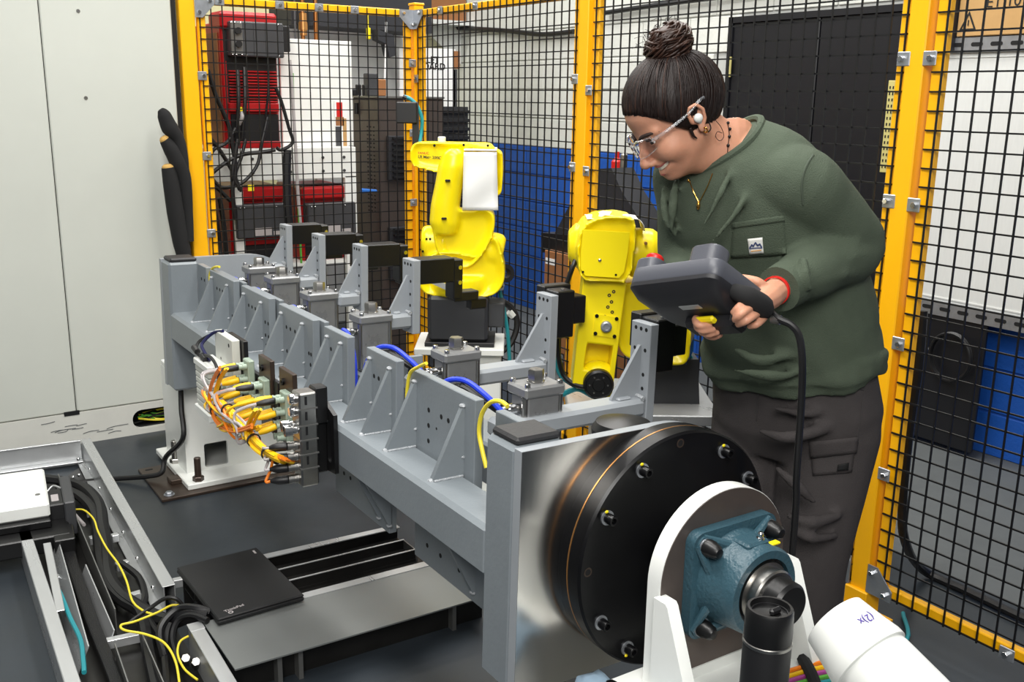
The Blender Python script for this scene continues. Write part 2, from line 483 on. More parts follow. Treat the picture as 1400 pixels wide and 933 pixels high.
solid('bin_panel', B().bx(WX-.16, WX-.128, ca+.004, ca+.06, zt-.02, zt+.45), 'charcoal', 'dark upright strip between the yellow fence post and the carton', 'panel')
p = onx(1300, 488, WX-.15); 
b = B()
for k in range(2): b.tube([(WX-.15-.012*k, p.y+.092*math.cos(a*2*PI/20+k*.3), p.z+.10*math.sin(a*2*PI/20+k*.3)) for a in range(21)], .007, 6, 2)
b.tube([(WX-.15, p.y+.09, p.z), (WX-.15, p.y+.13, p.z+.03), (WX-.15, p.y+.18, p.z+.12)], .007, 6)
solid('cable_coil', b, 'cable_black', 'coiled black cable hanging on the black board under the white sheet', 'cable coil')
b = B().tube([onx(1262, 425, 2.34), onx(1256, 500, 2.34), onx(1243, 590, 2.345), onx(1234, 690, 2.36), onx(1238, 742, 2.39), onz(1262, 780, .03), onz(1325, 810, .016), onz(1400, 846, .016), onz(1480, 882, .016)], .013, 8)
solid('floor_hose', b, 'cable_black', 'thick black hose hung on the right fence and running along the floor outside', 'hose')
solid('post_cable', B().tube([(2.40, 1.55, .012), (2.25, 1.45, .012), (2.1, 1.65, .012), (2.08, 1.95, .012)], .006, 8), 'cable_teal', 'thin teal cable on the floor around the foot of the near post', 'cable')

# ------------------------------------------------------------------ white machine at the left
MY = 4.32
mc = root('machine_enclosure', (0, MY, 0), 'tall off-white sheet metal machine cabinet at the left', 'machine')
xr = 1.165; xs = ony(80, 300, MY).x; sk0 = ony(120, 561, MY).z
build('side_panel', B().bx(xs+.002, xr, MY, MY+.03, sk0, 2.3, .004), 'machine_white', mc)
build('side_panel', B().bx(-1.2, xs-.002, MY, MY+.03, sk0, 2.3, .004), 'machine_white', mc)
build('body', B().bx(-1.2, xr-.01, MY+.014, MY+1.3, sk0, 2.28), 'black_plastic', mc); build('base_box', B().bx(-1.2, xr-.01, MY+.12, MY+1.3, .03, sk0), 'black_plastic', mc)
slx0, slx1 = ony(181, 572, MY).x, ony(262, 560, MY).x; slz = (ony(200, 582, MY).z+ony(215, 560, MY).z)/2
sk = B(); out = [(xr, sk0-.004), (-1.2, sk0-.004), (-1.2, .0), (xr, .0)]
n = 6; inn = rrect(slx1-slx0, .085, .04, n, (slx0+slx1)/2, slz)
k = n+1; outer = [out[0]]*k+[out[1]]*k+[out[2]]*k+[out[3]]*k
sk.frameprism(outer, inn, MY-.004, MY+.02)
build('skirt', sk, 'skirt_white', mc)
build('rubber_foot', B().bx(-1.1, xr-.03, MY+.02, MY+1.2, 0, .03), 'black_rubber', mc)
for i, q in enumerate([(107, 15), (117.5, 134)]):
    p = ony(q[0], q[1], MY-.001); s_ = build('screw', B().cyl((p.x, MY+.002, p.z), (p.x, MY-.004, p.z), .009, .006, 12), 'steel', mc)
b = B()
for i in range(11):
    x, y = random.uniform(64, 160), random.uniform(578, 592); p = ony(x, y, MY-.004)
    b.tube([(p.x-.03, MY-.0045, p.z-.003), (p.x, MY-.0045, p.z+random.uniform(-.004, .004)), (p.x+random.uniform(.01, .06), MY-.0045, p.z+random.uniform(-.005, .005))], .0016, 4, 3)
build('scuffs', b, 'scuff', mc)['kind'] = 'stuff'
for i in range(13):
    z = slz-.034+random.random()*.05; a = random.uniform(-.03, .03)
    build('wire', B().tube([(slx0-.02+random.random()*.12, MY+.03+random.random()*.05, z), ((slx0+slx1)/2, MY+.025+random.random()*.05, z+a*.6), (slx1+.03, MY+.03+random.random()*.05, z+a)], .0045, 6, 4), random.choice(['cable_yellow', 'cable_lemon', 'cable_black', 'cable_black', 'cable_green']), mc)
build('bracket', B().bx(xs-.05, xs+.01, MY-.006, MY+.002, sk0-.012, sk0+.006), 'black_plastic', mc)
build('dark_gap', B().bx(xr, xr+.022, MY+.01, MY+.05, 0, 2.3), 'black_rubber', mc)  # added black strip standing in for the dark gap beside the machine
# black padded hoses poking out past the machine's edge
FY = 4.22
def foam(pts, rr, lab, end):
    P = [ony(x, y, FY) for x, y in pts]
    r_ = root('foam_hose', P[-1], lab, 'hose', 'black padded hoses by the left post')
    build('sleeve', B().tube(P, rr, 12, 5), 'black_foam', r_)
    if end:
        d = (P[0]-P[1]).normalized(); build('foam_core', B().tube([P[0]-d*.002, P[0]+d*.006, P[0]+d*.014], [rr[0]*.95, rr[0]*.9, rr[0]*.5], 12, 3), 'foam_core', r_)
foam([(219, 150), (224, 157), (232, 175), (243, 190), (249, 215), (253, 260)], [.012, .027, .034, .026, .024, .02], 'uppermost black padded hose, rounded tip, against the white machine', 0)
foam([(225, 191), (234, 204), (243, 222), (252, 245), (257, 290), (259, 330)], [.022, .032, .034, .028, .02, .018], 'middle black padded hose with brown foam end by the left post', 1)
foam([(230, 229), (234, 250), (240, 290), (247, 330), (253, 362), (258, 450), (262, 520), (265, 590)], [.027, .033, .035, .033, .03, .03, .03, .028], 'lowest black padded hose with tan foam end by the left post', 1)

# ------------------------------------------------------------------ yellow wire fence
FXR = 2.27           # inner face of the right run
FYB = 4.30           # inner face of the back run
PIT = .0473
def wires(n_h, h0, n_v, v0, make):
    b = B(); r = .0021
    for a in n_h: b.add(*make('h', a, r))
    for a in n_v: b.add(*make('v', a, r))
    return b
def panel(kind, a0, a1, z0, z1, label, clips, fw=.034, post_sides=(1, 1)):
    """a framed mesh panel; kind x: lies in the plane x = FXR, from y a0 to a1"""
    def P(a, t, z): return (FXR+.012+t, a, z) if kind == 'x' else (a, FYB+.012+t, z)
    c = P((a0+a1)/2, 0, z0)
    r_ = root('mesh_panel', c, label, 'fence panel', 'yellow framed wire mesh fence panels')
    def bar(n, a, bb, c0, c1):
        lo, hi = P(a, 0, c0), P(bb, .025, c1)
        return build(n, B().bx(lo[0], hi[0], lo[1], hi[1], c0, c1, .004), 'fence_yellow', r_)
    bar('frame_side', a0, a0+fw, z0, z1); bar('frame_side', a1-fw, a1, z0, z1)
    bar('frame_rail', a0, a1, z1-fw, z1); bar('frame_rail', a0, a1, z0, z0+fw)
    h = B(); v = B(); g = .0021
    z = z0+.008
    while z < z1:
        lo, hi = P(a0+.006, -.006, z-g), P(a1-.006, -.006+2*g, z+g); h.bx(lo[0], hi[0], lo[1], hi[1], z-g, z+g); z += PIT
    a = a0+.008
    while a < a1:
        lo, hi = P(a-g, -.006-2*g, 0), P(a+g, -.006, 0); h.bx(lo[0], hi[0], lo[1], hi[1], z0+.004, z1-.004); a += PIT
    o = build('wire_mesh', h, 'wire_black', r_, 0); o['kind'] = 'stuff'
    for e, zz in clips:
        a = (a0-.004 if e == 0 else a1+.004) if e in (0, 1) else e
        if e in (0, 1):
            s_ = 1 if e == 0 else -1
            lo, hi = P(a-.012*s_, -.016, 0), P(a+.026*s_, -.012, 0)
            k = build('clip', B().bx(lo[0], hi[0], lo[1], hi[1], zz-.018, zz+.018, .002), 'zinc', r_)
            c0 = P(a+.012*s_, -.016, zz); c1 = P(a+.012*s_, -.026, zz)
        else:
            zc = zz
            lo, hi = P(a-.02, -.016, 0), P(a+.02, -.012, 0)
            k = build('clip', B().bx(lo[0], hi[0], lo[1], hi[1], zc-.017, zc+.017, .002), 'zinc', r_)
            c0 = P(a, -.016, zc); c1 = P(a, -.026, zc)
        build('bolt', B().hexn(c0, c1, .008), 'chrome', k)
    return r_, P
def gusset(P, a, z, sa, sz, par):
    pts = [(0, 0), (.082, 0), (.082, .03), (.03, .085), (0, .085)]
    if kindof[id(P)] == 'x':
        b = B().prism([(a+sa*u, z+sz*v) for u, v in pts], FXR-.006, FXR-.002, 'x')
    else:
        b = B().prism([(a+sa*u, z+sz*v) for u, v in pts], FYB-.006, FYB-.002, 'y')
    g = build('corner_plate', b, 'zinc', par)
    for u, v in ((.062, .016), (.016, .064)):
        c0 = P(a+sa*u, -.018, z+sz*v); c1 = P(a+sa*u, -.028, z+sz*v)
        build('bolt', B().hexn(c0, c1, .008), 'chrome', g)
kindof = {}
ZB, ZT = .10, 1.84
# back run
r_, P = panel('y', 1.268, 2.262, ZB, ZT, 'wire mesh fence panel in front of the red controllers', [(0, 1.52), (0, 1.19), (0, .86), (1, 1.60), (1, 1.28), (1, .95), (1.36, ZT-.018), (1.62, ZT-.018), (1.80, ZT-.018), (1.97, ZT-.018)]); kindof[id(P)] = 'y'
gusset(P, 1.256, ZT-.002, 1, -1, r_); gusset(P, 2.274, ZT-.002, -1, -1, r_)
# right run
r_, P = panel('x', 3.035, 4.285, ZB, ZT, 'wire mesh fence panel between the far corner post and the middle post', [(1, 1.53), (1, 1.2), (0, 1.52), (0, 1.2), (4.05, ZT-.018), (3.75, ZT-.018)]); kindof[id(P)] = 'x'
gusset(P, 4.297, ZT-.002, -1, -1, r_)
r_, P = panel('x', 1.6435, 2.955, ZB, ZT, 'wire mesh fence panel behind the person', [(1, 1.48), (1, 1.19), (0, 1.56), (0, 1.2), (0, .46)]); kindof[id(P)] = 'x'
gusset(P, 1.645, ZB+.002, 1, 1, r_)
r_, P = panel('x', .30, 1.575, ZB, ZT, 'wire mesh fence panel at the right edge, nearest the camera', [(1, 1.56), (1, 1.197), (1, .83), (1, .46), (1.17, ZB+.018)]); kindof[id(P)] = 'x'
gusset(P, 1.587, ZB+.002, -1, 1, r_)
def post(x0, x1, y0, y1, h, label):
    r_ = root('fence_post', ((x0+x1)/2, (y0+y1)/2, 0), label, 'post', 'yellow steel fence posts')
    build('post_tube', B().bx(x0, x1, y0, y1, .004, h, .003), 'fence_yellow', r_)
    build('post_cap', B().bx(x0-.003, x1+.003, y0-.003, y1+.003, h, h+.012, .003), 'fence_yellow', r_)
    build('foot_sleeve', B().bx(x0-.01, x1+.01, y0-.01, y1+.01, 0.004, .10, .003), 'fence_yellow', r_)
    build('base_plate', B().bx(x0-.04, x1+.04, y0-.04, y1+.04, 0, .006), 'fence_yellow', r_)
post(2.268, 2.312, 1.588, 1.643, 1.86, 'yellow fence post right behind the person, nearest the camera')
post(2.268, 2.312, 2.967, 3.023, 1.86, 'yellow fence post midway along the fence, behind the lowered robot')
post(2.27, 2.32, 4.297, 4.352, 1.86, 'yellow fence post at the far corner behind the raised robot')
post(1.192, 1.256, 4.30, 4.35, 2.1, 'yellow fence post at the left, beside the white machine')
# ------------------------------------------------------------------ turning fixture (long grey beam between two end plates)
AX, AZ, TI = 1.19, .645, .0181825
FM = Matrix.Translation((AX, 0, AZ)) @ Matrix.Rotation(TI, 4, 'Y')
def fl(p): return FM.inverted() @ p          # world point to fixture coordinates (u across, v along, w up)
fx = root('turning_fixture', None, 'long grey welded beam fixture with brackets, held between two end plates', 'fixture', mtx=FM @ T(0, 2.4, -.3))
def part(name, b, material, par=fx, smooth=35): return build(name, b, material, par, smooth)
def FB(): return B(FM)
part('beam_tube', FB().bx(-.312, -.212, 1.405, 3.52, -.0545, .0455, .009), 'gray_paint')
part('spine_tube', FB().bx(-.06, .04, 1.41, 3.61, -.06, .04, .006), 'gray_paint')
for vv in (1.9, 2.6, 3.2): part('cross_tube', FB().bx(-.215, -.055, vv-.04, vv+.04, -.04, .03, .005), 'gray_paint')
# end boxes, plates and caps
for side, (va, vb, vp0, vp1) in (('near', (1.32, 1.415, 1.30, 1.321)), ('far', (3.51, 3.612, 3.611, 3.634))):
    for s in (-1,):
        u0, u1 = -.312, -.207
        k = part('end_tube', FB().bx(u0, u1, va, vb, -.2425, .2225, .008), 'gray_paint')
        part('end_cap', FB().bx(u0+.008, u1-.004, va+.006, vb-.006, .2215, .2365, .005), 'black_cap', k)
    def outline(g): return [(-.312+g, -.2425+g), (0, -.2425+g)]+[(.2325*math.sin(PI*i/30)*(1-g), -.01-(.2325-g)*math.cos(PI*i/30)) for i in range(1, 30)]+[(0, .2225-g), (-.312+g, .2225-g)]
    pl_ = part('end_plate', FB().prism(outline(0), vp0, vp1), 'gray_light')
    if side == 'near':
        part('machined_face', FB().prism(outline(.0005), vp0-.0012, vp0), 'machined', pl_)
part('cross_tab', FB().bx(-.205, -.11, 1.34, 1.40, .165, .178, .002), 'gray_light')
# stepped black disc bolted on the near end plate
dk = part('face_disc', FB().lathe([(.226, 0), (.226, .026)], (0, 1.2988, 0), (0, -1, 0), 96), 'black_oxide')
part('brass_ring', FB().lathe([(.2275, 0), (.2275, .0028)], (0, 1.2728, 0), (0, -1, 0), 96), 'brass_ring')
part('face_disc', FB().lathe([(.2262, 0), (.2278, .002), (.2278, .030), (.224, .0345)], (0, 1.27, 0), (0, -1, 0), 96), 'black_oxide')
for a in (61, 120, 150, 209.5, 237, 33, 303, 330):
    c = Vector((.2005*math.cos(math.radians(a)), 1.2355, .2005*math.sin(math.radians(a))))
    w_ = part('washer', FB().lathe([(.0135, 0), (.0135, .003)], c, (0, -1, 0), 20), 'zinc', dk)
    q = FB().lathe([(.0095, .003), (.0095, .019), (.0085, .0205), (.0055, .0205), (.005, .013), (.0001, .013)], c, (0, -1, 0), 18)
    part('cap_screw', q, 'black_oxide', dk)
    if a in (61, 120, 150, 237):
        sgn = 1 if a < 200 else -1
        part('paint_mark', FB().sph(c+Vector((-.004, -.004, .0125*sgn)), (.004, .002, .003), 8, 6), 'yellow_mark', dk)
for a in (93.5, 178.4, 273, 0): part('tapped_hole', FB().ring(Vector((.209*math.cos(math.radians(a)), 1.2357, .209*math.sin(math.radians(a)))), (0, -1, 0), .0085, .0060, .0006), 'brown_steel', dk); 
for a in (93.5, 178.4, 273, 0): part('hole_bottom', FB().cyl(Vector((.209*math.cos(math.radians(a)), 1.2357, .209*math.sin(math.radians(a)))), Vector((.209*math.cos(math.radians(a)), 1.2354, .209*math.sin(math.radians(a)))), .006, n=14), 'hole', dk)
part('trunnion_shaft', FB().cyl((0, 1.24, 0), (0, 1.0, 0), .042, n=32), 'black_metal')
part('trunnion_shaft', FB().cyl((0, 3.63, 0), (0, 3.86, 0), .05, n=32), 'black_metal')
part('rear_disc', FB().lathe([(.22, 0), (.22, .03), (.214, .034)], (0, 3.635, 0), (0, 1, 0), 48), 'black_oxide')
part('round_bumper', FB().lathe([(.058, 0), (.06, .02), (.052, .034), (.02, .042), (.0001, .043)], (-.03, 1.375, .178), (0, 0, 1), 28), 'black_metal')
# upright bracket plates with gussets, above and (mirrored) below the tube
def bracket(v0, v1, gus, holes, sgn=1, dbl=0):
    tp = .217*sgn; bs = .0455 if sgn > 0 else -.0545
    p = part('bracket_plate', FB().bx(-.215, -.194, v0, v1, min(bs, tp)-(.04 if sgn > 0 else 0), max(bs, tp)+(.04 if sgn < 0 else 0), .0015), 'gray_paint')
    if dbl: part('rear_plate', FB().bx(-.190, -.176, v0-.02, v1-.012, 0, tp-.004, .001), 'gray_paint', p)
    for g in gus:
        pts = [(-.215, .192*sgn), (-.215, bs), (-.286, bs), (-.286, bs+.006*sgn), (-.2205, .192*sgn)]
        part('gusset', FB().prism(pts, g-.006, g+.006), 'gray_paint', p)
        b = FB()
        for uu, ww in ((-.288, bs), (-.217, .194*sgn), (-.2165, bs+.04*sgn)): b.sph((uu, g, ww), (.007, .009, .005), 8, 6)
        b.tube([(-.285, g-.008, bs+.001*sgn), (-.25, g-.008, bs+.001*sgn), (-.218, g-.008, bs+.001*sgn)], .003, 6, 1)
        part('weld_bead', b, 'weld', p)['kind'] = 'stuff'
    if holes:
        b = FB()
        for vv, ww, r in holes: b.cyl((-.2154, vv, ww*sgn), (-.2148, vv, ww*sgn), r, n=12)
        part('bolt_holes', b, 'hole', p)['kind'] = 'stuff'
def rowh(vs, w, r=.0055): return [(v, w, r) for v in vs]
bracket(3.40, 3.50, [], rowh((3.42, 3.455), .17)+rowh((3.42,), .10))
bracket(3.105, 3.354, [3.33, 3.165], rowh((3.22, 3.25, 3.28), .165)+rowh((3.125, 3.26), .10)+rowh((3.13,), .07), dbl=1)
bracket(2.78, 3.025, [3.0, 2.845], rowh((2.90, 2.93, 2.96), .165)+rowh((2.815, 2.79), .14)+rowh((2.815, 2.79), .10)+rowh((2.81,), .07), dbl=1)
bracket(2.445, 2.70, [2.675, 2.515], rowh((2.575, 2.61, 2.64), .16)+rowh((2.575, 2.61, 2.64), .09)+rowh((2.475, 2.46), .12)+rowh((2.465,), .09), dbl=1)
bracket(2.222, 2.369, [2.345, 2.26], rowh((2.29, 2.325), .165))
bracket(1.955, 2.112, [2.09, 1.985], rowh((2.07, 2.045, 2.02), .155)+rowh((2.065,), .085, .007))
bracket(1.609, 1.886, [1.862, 1.655], rowh((1.80, 1.745, 1.715, 1.685), .145)+rowh((1.80,), .11)+rowh((1.765,), .113, .003)+rowh((1.80,), .075))
bracket(1.405, 1.535, [], [])
bracket(1.99, 2.305, [2.04, 1.985], rowh((2.21, 2.25, 2.14, 2.09), .15)+rowh((2.2, 2.14), .11), -1)
bracket(1.44, 1.86, [1.60, 1.46], rowh((1.74, 1.66, 1.80), .17)+rowh((1.74, 1.66), .125), -1)
# small plates across the beam with two black screws
for vv, u0, u1, w1 in ((2.16, -.19, -.035, .165), (1.93, -.19, -.03, .135)):
    k = part('cross_plate', FB().bx(u0, u1, vv, vv+.014, .0, w1, .001), 'gray_paint')
    for uu in (u0+.05, u1-.035):
        part('cap_screw', FB().lathe([(.0001, .004), (.005, .004), (.006, .012), (.0085, .012), (.0085, 0)], (uu, vv, w1-.035), (0, -1, 0), 14), 'black_oxide', k)

# ---- pneumatic clamp units along the middle of the fixture
CL = [(-.008, 3.455), (-.008, 3.225), (-.008, 2.90), (-.005, 2.53), (-.006, 2.045), (-.002, 1.705)]
cn = ['farthest grey clamp unit, next to the far end plate', 'second grey clamp unit from the far end of the beam', 'third grey clamp unit from the far end of the beam', 'fourth grey clamp unit from the far end, nearest the corner post', 'grey clamp unit in front of the raised robot, second from the near end', 'grey clamp unit nearest the camera, beside the near end cap']
for i, (u, v) in enumerate(CL):
    big = 1.0
    m_ = FM @ T(u, v, 0)
    r_ = root('clamp_unit', None, cn[i], 'clamp', 'clamp units along the beam', mtx=FM @ T(u, v, .04))
    k = build('body', B(m_).box((0, 0, .11), (.088, .066, .145), .006), 'cast_gray', r_)
    bb = B(m_)
    for x in (-.05, .05): bb.cyl((x*.9, -.026, .06), (x*.9, -.026, .18), .008, n=10)
    build('tie_rod', B(m_).cyl((-.046, -.026, .05), (-.046, -.026, .18), .007, n=10), 'steel', k); build('tie_rod', B(m_).cyl((.046, -.026, .05), (.046, -.026, .18), .007, n=10), 'steel', k)
    fl_ = build('flange', B(m_).box((0, 0, .1915), (.104, .078, .025), .005), 'cast_gray', r_)
    for x in (-.042, .042):
        for y in (-.029, .029):
            build('screw', B(m_).cyl((x, y, .2035), (x, y, .2125), .0065, n=12, bev=.001), 'chrome', fl_)
    build('hex_nut', B(m_).lathe([(.021, 0), (.021, .003), (.0185, .004), (.0185, .026), (.0165, .029)], (.002, .004, .2035), (0, 0, 1), 6), 'steel', r_)
    f = build('fitting', B(m_).lathe([(.010, 0), (.010, .018), (.0125, .018), (.0125, .034), (.009, .034), (.009, .048)], (-.043, -.008, .155), (-1, 0, -.05), 14), 'chrome', r_)
    build('fitting', B(m_).lathe([(.008, 0), (.008, .02), (.0105, .02), (.0105, .032)], (-.043, .018, .15), (-1, 0, -.05), 12), 'chrome', r_)
    if i < 4:
        p1 = [(-.092, -.008, .152), (-.10, -.035, .17), (-.10, -.075, .16), (-.10, -.105, .11), (-.10, -.115, .04), (-.10, -.115, -.02)]
        p2 = [(-.088, .014, .152), (-.11, -.03, .165), (-.112, -.065, .15), (-.112, -.09, .10), (-.112, -.098, .03), (-.112, -.1, -.02)]
    else:
        p1 = [(-.092, -.008, .152), (-.115, .03, .185), (-.135, .08, .205), (-.155, .13, .19), (-.165, .17, .13), (-.165, .18, .03)]
        p2 = [(-.088, .014, .148), (-.115, .04, .17), (-.14, .085, .19), (-.155, .12, .17), (-.163, .15, .11), (-.163, .155, .02)]
    build('blue_hose', B(m_).tube(p1, .0062, 8), 'cable_blue', r_); build('black_hose', B(m_).tube(p2, .0075, 8), 'cable_black', r_)
    build('hose_band', B(m_).tube([Vector(p2[2])+Vector((-.008, 0, -.004)), Vector(p1[2])+Vector((.008, 0, .004))], .004, 6, 1), 'cable_black', r_)
# loose yellow sensor leads by the near and far clamps
def lead(pts, x, r_, col, name, lab):
    P = [onx(q[0], q[1], x) for q in pts]
    return solid(name, B().tube(P, r_, 8), col, lab, 'cable', 'yellow sensor leads on the beam')
lead([(694, 556), (684, 549), (670, 551), (659, 566), (655, 590), (659, 615), (665, 640)], .965, .0045, 'cable_lemon', 'sensor_lead', 'yellow sensor lead looping down beside the near black end cap')
lead([(300, 365), (292, 366), (287, 374), (287, 386)], .99, .004, 'cable_lemon', 'sensor_lead', 'short yellow sensor lead at the farthest clamp unit')
lead([(583, 497), (572, 502), (561, 510), (557, 530), (556, 550)], .972, .004, 'cable_lemon', 'sensor_lead', 'yellow sensor lead between the two nearest bracket plates')

# ---- locator arms with upright plate, gusset and black jaw
AR = [(.115, 3.535, .338, .155, .195, .0), (.115, 3.225, .34, .155, .195, .0), (.115, 2.885, .347, .155, .195, .0), (.115, 2.535, .350, .152, .195, .0), (.275, 2.078, .314, .098, .139, -.12), (.275, 1.688, .314, .098, .139, -.12)]
an = ['farthest grey locator arm with black jaw, beside the far end plate', 'second grey locator arm with black jaw from the far end', 'third grey locator arm with black jaw from the far end', 'grey locator arm whose black jaw stands before the raised robot', 'grey locator arm left of the lowered robot with a black jaw', 'grey locator arm nearest the camera, in front of the lowered robot']
for i, (u, v, wt, a0, a1, us) in enumerate(AR):
    r_ = root('locator_arm', None, an[i], 'locator arm', 'locator arms along the beam', mtx=FM @ T(u, v, a0))
    v0, v1 = v-.034, v+.034
    ust = us if i > 3 else .04
    arm = build('arm', FB().bx(ust, u+.002, v0+.002, v1-.002, a0, a1, .008), 'gray_light', r_)
    for uu in (u-.003,):
        build('weld_bead', FB().tube([(uu-.004, v0+.004, a1+.001), (uu-.002, v-.01, a1+.003), (uu-.004, v1-.004, a1+.001)], .006, 6), 'weld', arm)
    up_ = build('upright', FB().bx(u, u+.024, v0, v1, a0-.018, wt, .0015), 'gray_light', r_)
    gw = a1+(wt-a1)*.70; gl = .080 if i > 3 else .062
    build('gusset', FB().prism([(u, gw), (u, a1), (u-gl, a1), (u-gl, a1+.004), (u-.004, gw)], v-.0045, v+.0045), 'gray_light', r_)
    build('gusset_pad', FB().bx(u-gl+.012, u-.028, v-.016, v+.016, a1-.002, a1+.006, .004), 'gray_light', arm)
    b = FB()
    for q in (-.018, 0, .018): b.cyl((u-.0004, v+q, wt-.014), (u+.0002, v+q, wt-.014), .0048, n=10)
    for q, ww in ((-.018, wt-.062), (.018, wt-.062), (-.016, a1+.055), (-.016, a1+.022)): b.cyl((u-.0004, v+q, ww), (u+.0002, v+q, ww), .0046, n=10)
    build('bolt_holes', b, 'hole', up_)['kind'] = 'stuff'
    if i < 4:
        L = .115
        jaw = build('jaw_block', FB().bx(u+.024, u+.024+L, v0+.003, v1-.003, wt-.072, wt+.001, .003), 'black_metal', r_)
        e = build('jaw_plate', FB().bx(u+.024+L, u+.056+L, v0+.008, v1-.008, wt-.125, wt-.006, .003), 'black_metal', r_)
        for ww in (wt-.03, wt-.075): build('screw', FB().cyl((u+.044+L, v0+.009, ww), (u+.044+L, v0+.004, ww), .0065, n=10), 'chrome', e)
        build('jaw_finger', FB().bx(u+.03+L, u+.115+L, v0+.012, v1-.012, wt-.135, wt-.105, .003), 'black_metal', e)
        if i == 3: build('jaw_tip', FB().bx(u+.09+L, u+.15+L, v0+.02, v1-.02, wt-.165, wt-.13, .004), 'black_metal', e)
    else:
        jaw = build('jaw_block', FB().bx(u+.024, u+.082, v0+.006, v1+.012, wt-.118, wt+.008, .003), 'black_metal', r_)
        build('jaw_plate', FB().bx(u+.02, u+.11, v1-.006, v1+.03, wt-.07, wt+.014, .003), 'black_metal', r_)
        build('jaw_finger', FB().bx(u+.06, u+.125, v0+.012, v1-.004, wt-.085, wt-.01, .003), 'black_metal', jaw)
        build('screw', FB().cyl((u+.05, v0+.02, wt+.008), (u+.05, v0+.02, wt+.012), .005, n=10), 'chrome', jaw)
# ------------------------------------------------------------------ near bearing stand
ns = root('bearing_stand', (1.19, 1.14, 0), 'white painted bearing stand with rounded raw steel face, nearest the camera', 'stand')
build('column', B().bx(1.03, 1.36, .92, 1.15, .03, .445, .004), 'white_paint', ns)
build('foot_plate', B().bx(.93, 1.46, .82, 1.22, 0, .03, .004), 'white_paint', ns)
build('top_plate', B().bx(.955, 1.425, .84, 1.195, .44, .462, .003), 'white_paint', ns)
CXZ = (1.192, .657); R0 = .148
def arch(r, z0, hw=None, n=36, flare=0):
    pts = [(CXZ[0]+r*math.cos(PI*i/n), CXZ[1]+r*math.sin(PI*i/n)) for i in range(n+1)]
    return pts+[(CXZ[0]-r, z0), (CXZ[0]+r, z0)]
build('arch_plate', B().prism(arch(R0, .46), 1.1205, 1.152), 'white_paint', ns)
build('raw_face', B().prism(arch(R0-.0012, .482), 1.119, 1.1206), 'raw_plate', ns)
b = B().prism([(CXZ[0]-R0, .482), (CXZ[0]+R0, .482), (CXZ[0]+R0, .462), (CXZ[0]-R0, .462)], 1.116, 1.1206); build('weld_bead', b, 'white_paint', ns)
for s in (-1, 1):
    x = CXZ[0]+s*(R0+.000)
    build('side_gusset', B().prism([(1.121, .645), (1.093, .645), (1.088, .64), (1.015, .462), (1.121, .462)], x-.012, x+.012, 'x'), 'white_paint', ns)
    for yy, xx in ((1.165, .985), (1.10, 1.403)) if s < 0 else ():
        build('anchor_bolt', B().hexn((xx, yy, .462), (xx, yy, .478), .011), 'black_oxide', ns)
b = B()
for i in range(26):
    x, y = random.uniform(1.10, 1.40), random.uniform(.93, 1.10); b.box((x, y, .4625), (random.uniform(.001, .004), random.uniform(.001, .003), .0008))
build('metal_chips', b, 'hole', ns)['kind'] = 'stuff'
# bearing housing (square flange unit)
bh = root('flange_bearing', (1.19, 1.1185, .56), 'blue-grey cast square flange bearing bolted to the near stand', 'bearing')
c = (1.192, .652)
def sq(h, r, n=6): return rrect(2*h, 2*h, r, n, c[0], c[1])
build('flange', B().prism(sq(.098, .022), 1.1185, 1.098), 'bearing_blue', bh)
hb = B()
hb.lathe([(.088, 0), (.084, .016), (.080, .045), (.078, .068), (.074, .074), (.060, .074), (.060, .060), (.0001, .060)], (c[0], 1.10, c[1]), (0, -1, 0), 48)
build('housing', hb, 'bearing_blue', bh)
for a in range(4):
    sx, sz = ((-1, 1), (1, 1), (1, -1), (-1, -1))[a]
    q = B()
    for k in (-1, 1):
        ang = math.atan2(sz, sx)+k*.42
        p0 = Vector((c[0]+.074*math.cos(ang), 1.062, c[1]+.074*math.sin(ang))); p1 = Vector((c[0]+sx*.090-(sx*.012 if k*sx*sz > 0 else 0), 1.098, c[1]+sz*.090-(sz*.012 if k*sx*sz < 0 else 0)))
        q.tube([p0+Vector((0, .02, 0)), p1], [.009, .006], 8, 1)
    build('rib', q, 'bearing_blue', bh)['kind'] = 'stuff'
    bx_, bz_ = c[0]+sx*.074, c[1]+sz*.074
    k = build('bolt_boss', B().cyl((bx_, 1.10, bz_), (bx_, 1.094, bz_), .019, n=20), 'bearing_blue', bh)
    build('washer', B().cyl((bx_, 1.094, bz_), (bx_, 1.091, bz_), .0165, n=20), 'zinc', k)
    build('acorn_nut', B().lathe([(.0155, 0), (.0155, .010), (.0135, .014), (.0125, .022), (.008, .0285), (.0001, .030)], (bx_, 1.091, bz_), (0, -1, 0), 24), 'black_metal', k)
build('seal', B().ring((c[0], 1.04, c[1]), (0, -1, 0), .060, .050, .004, 40), 'black_rubber', bh)
build('inner_ring', B().ring((c[0], 1.05, c[1]), (0, -1, 0), .0535, .043, .024, 40), 'steel', bh)
build('locking_collar', B().lathe([(.048, 0), (.048, .030), (.045, .033), (.0001, .033)], (c[0], 1.036, c[1]), (0, -1, 0), 40), 'steel', bh)
build('shaft_end', B().lathe([(.040, 0), (.039, .03), (.034, .036), (.0001, .036)], (c[0], 1.004, c[1]), (0, -1, 0), 36), 'black_metal', bh)
build('grease_nipple', B().lathe([(.007, 0), (.007, .006), (.0045, .007), (.005, .013), (.003, .016)], (c[0]+.012, 1.055, c[1]+.080), (0, 0, 1), 12), 'chrome', bh)
build('yellow_dab', B().box((c[0]+.035, 1.045, c[1]+.074), (.020, .012, .004), .001), 'yellow_mark', bh)
b = B().bx(c[0]-.026, c[0]+.026, 1.045, 1.088, c[1]+.07, c[1]+.0835, .004); build('top_pad', b, 'bearing_blue', bh)
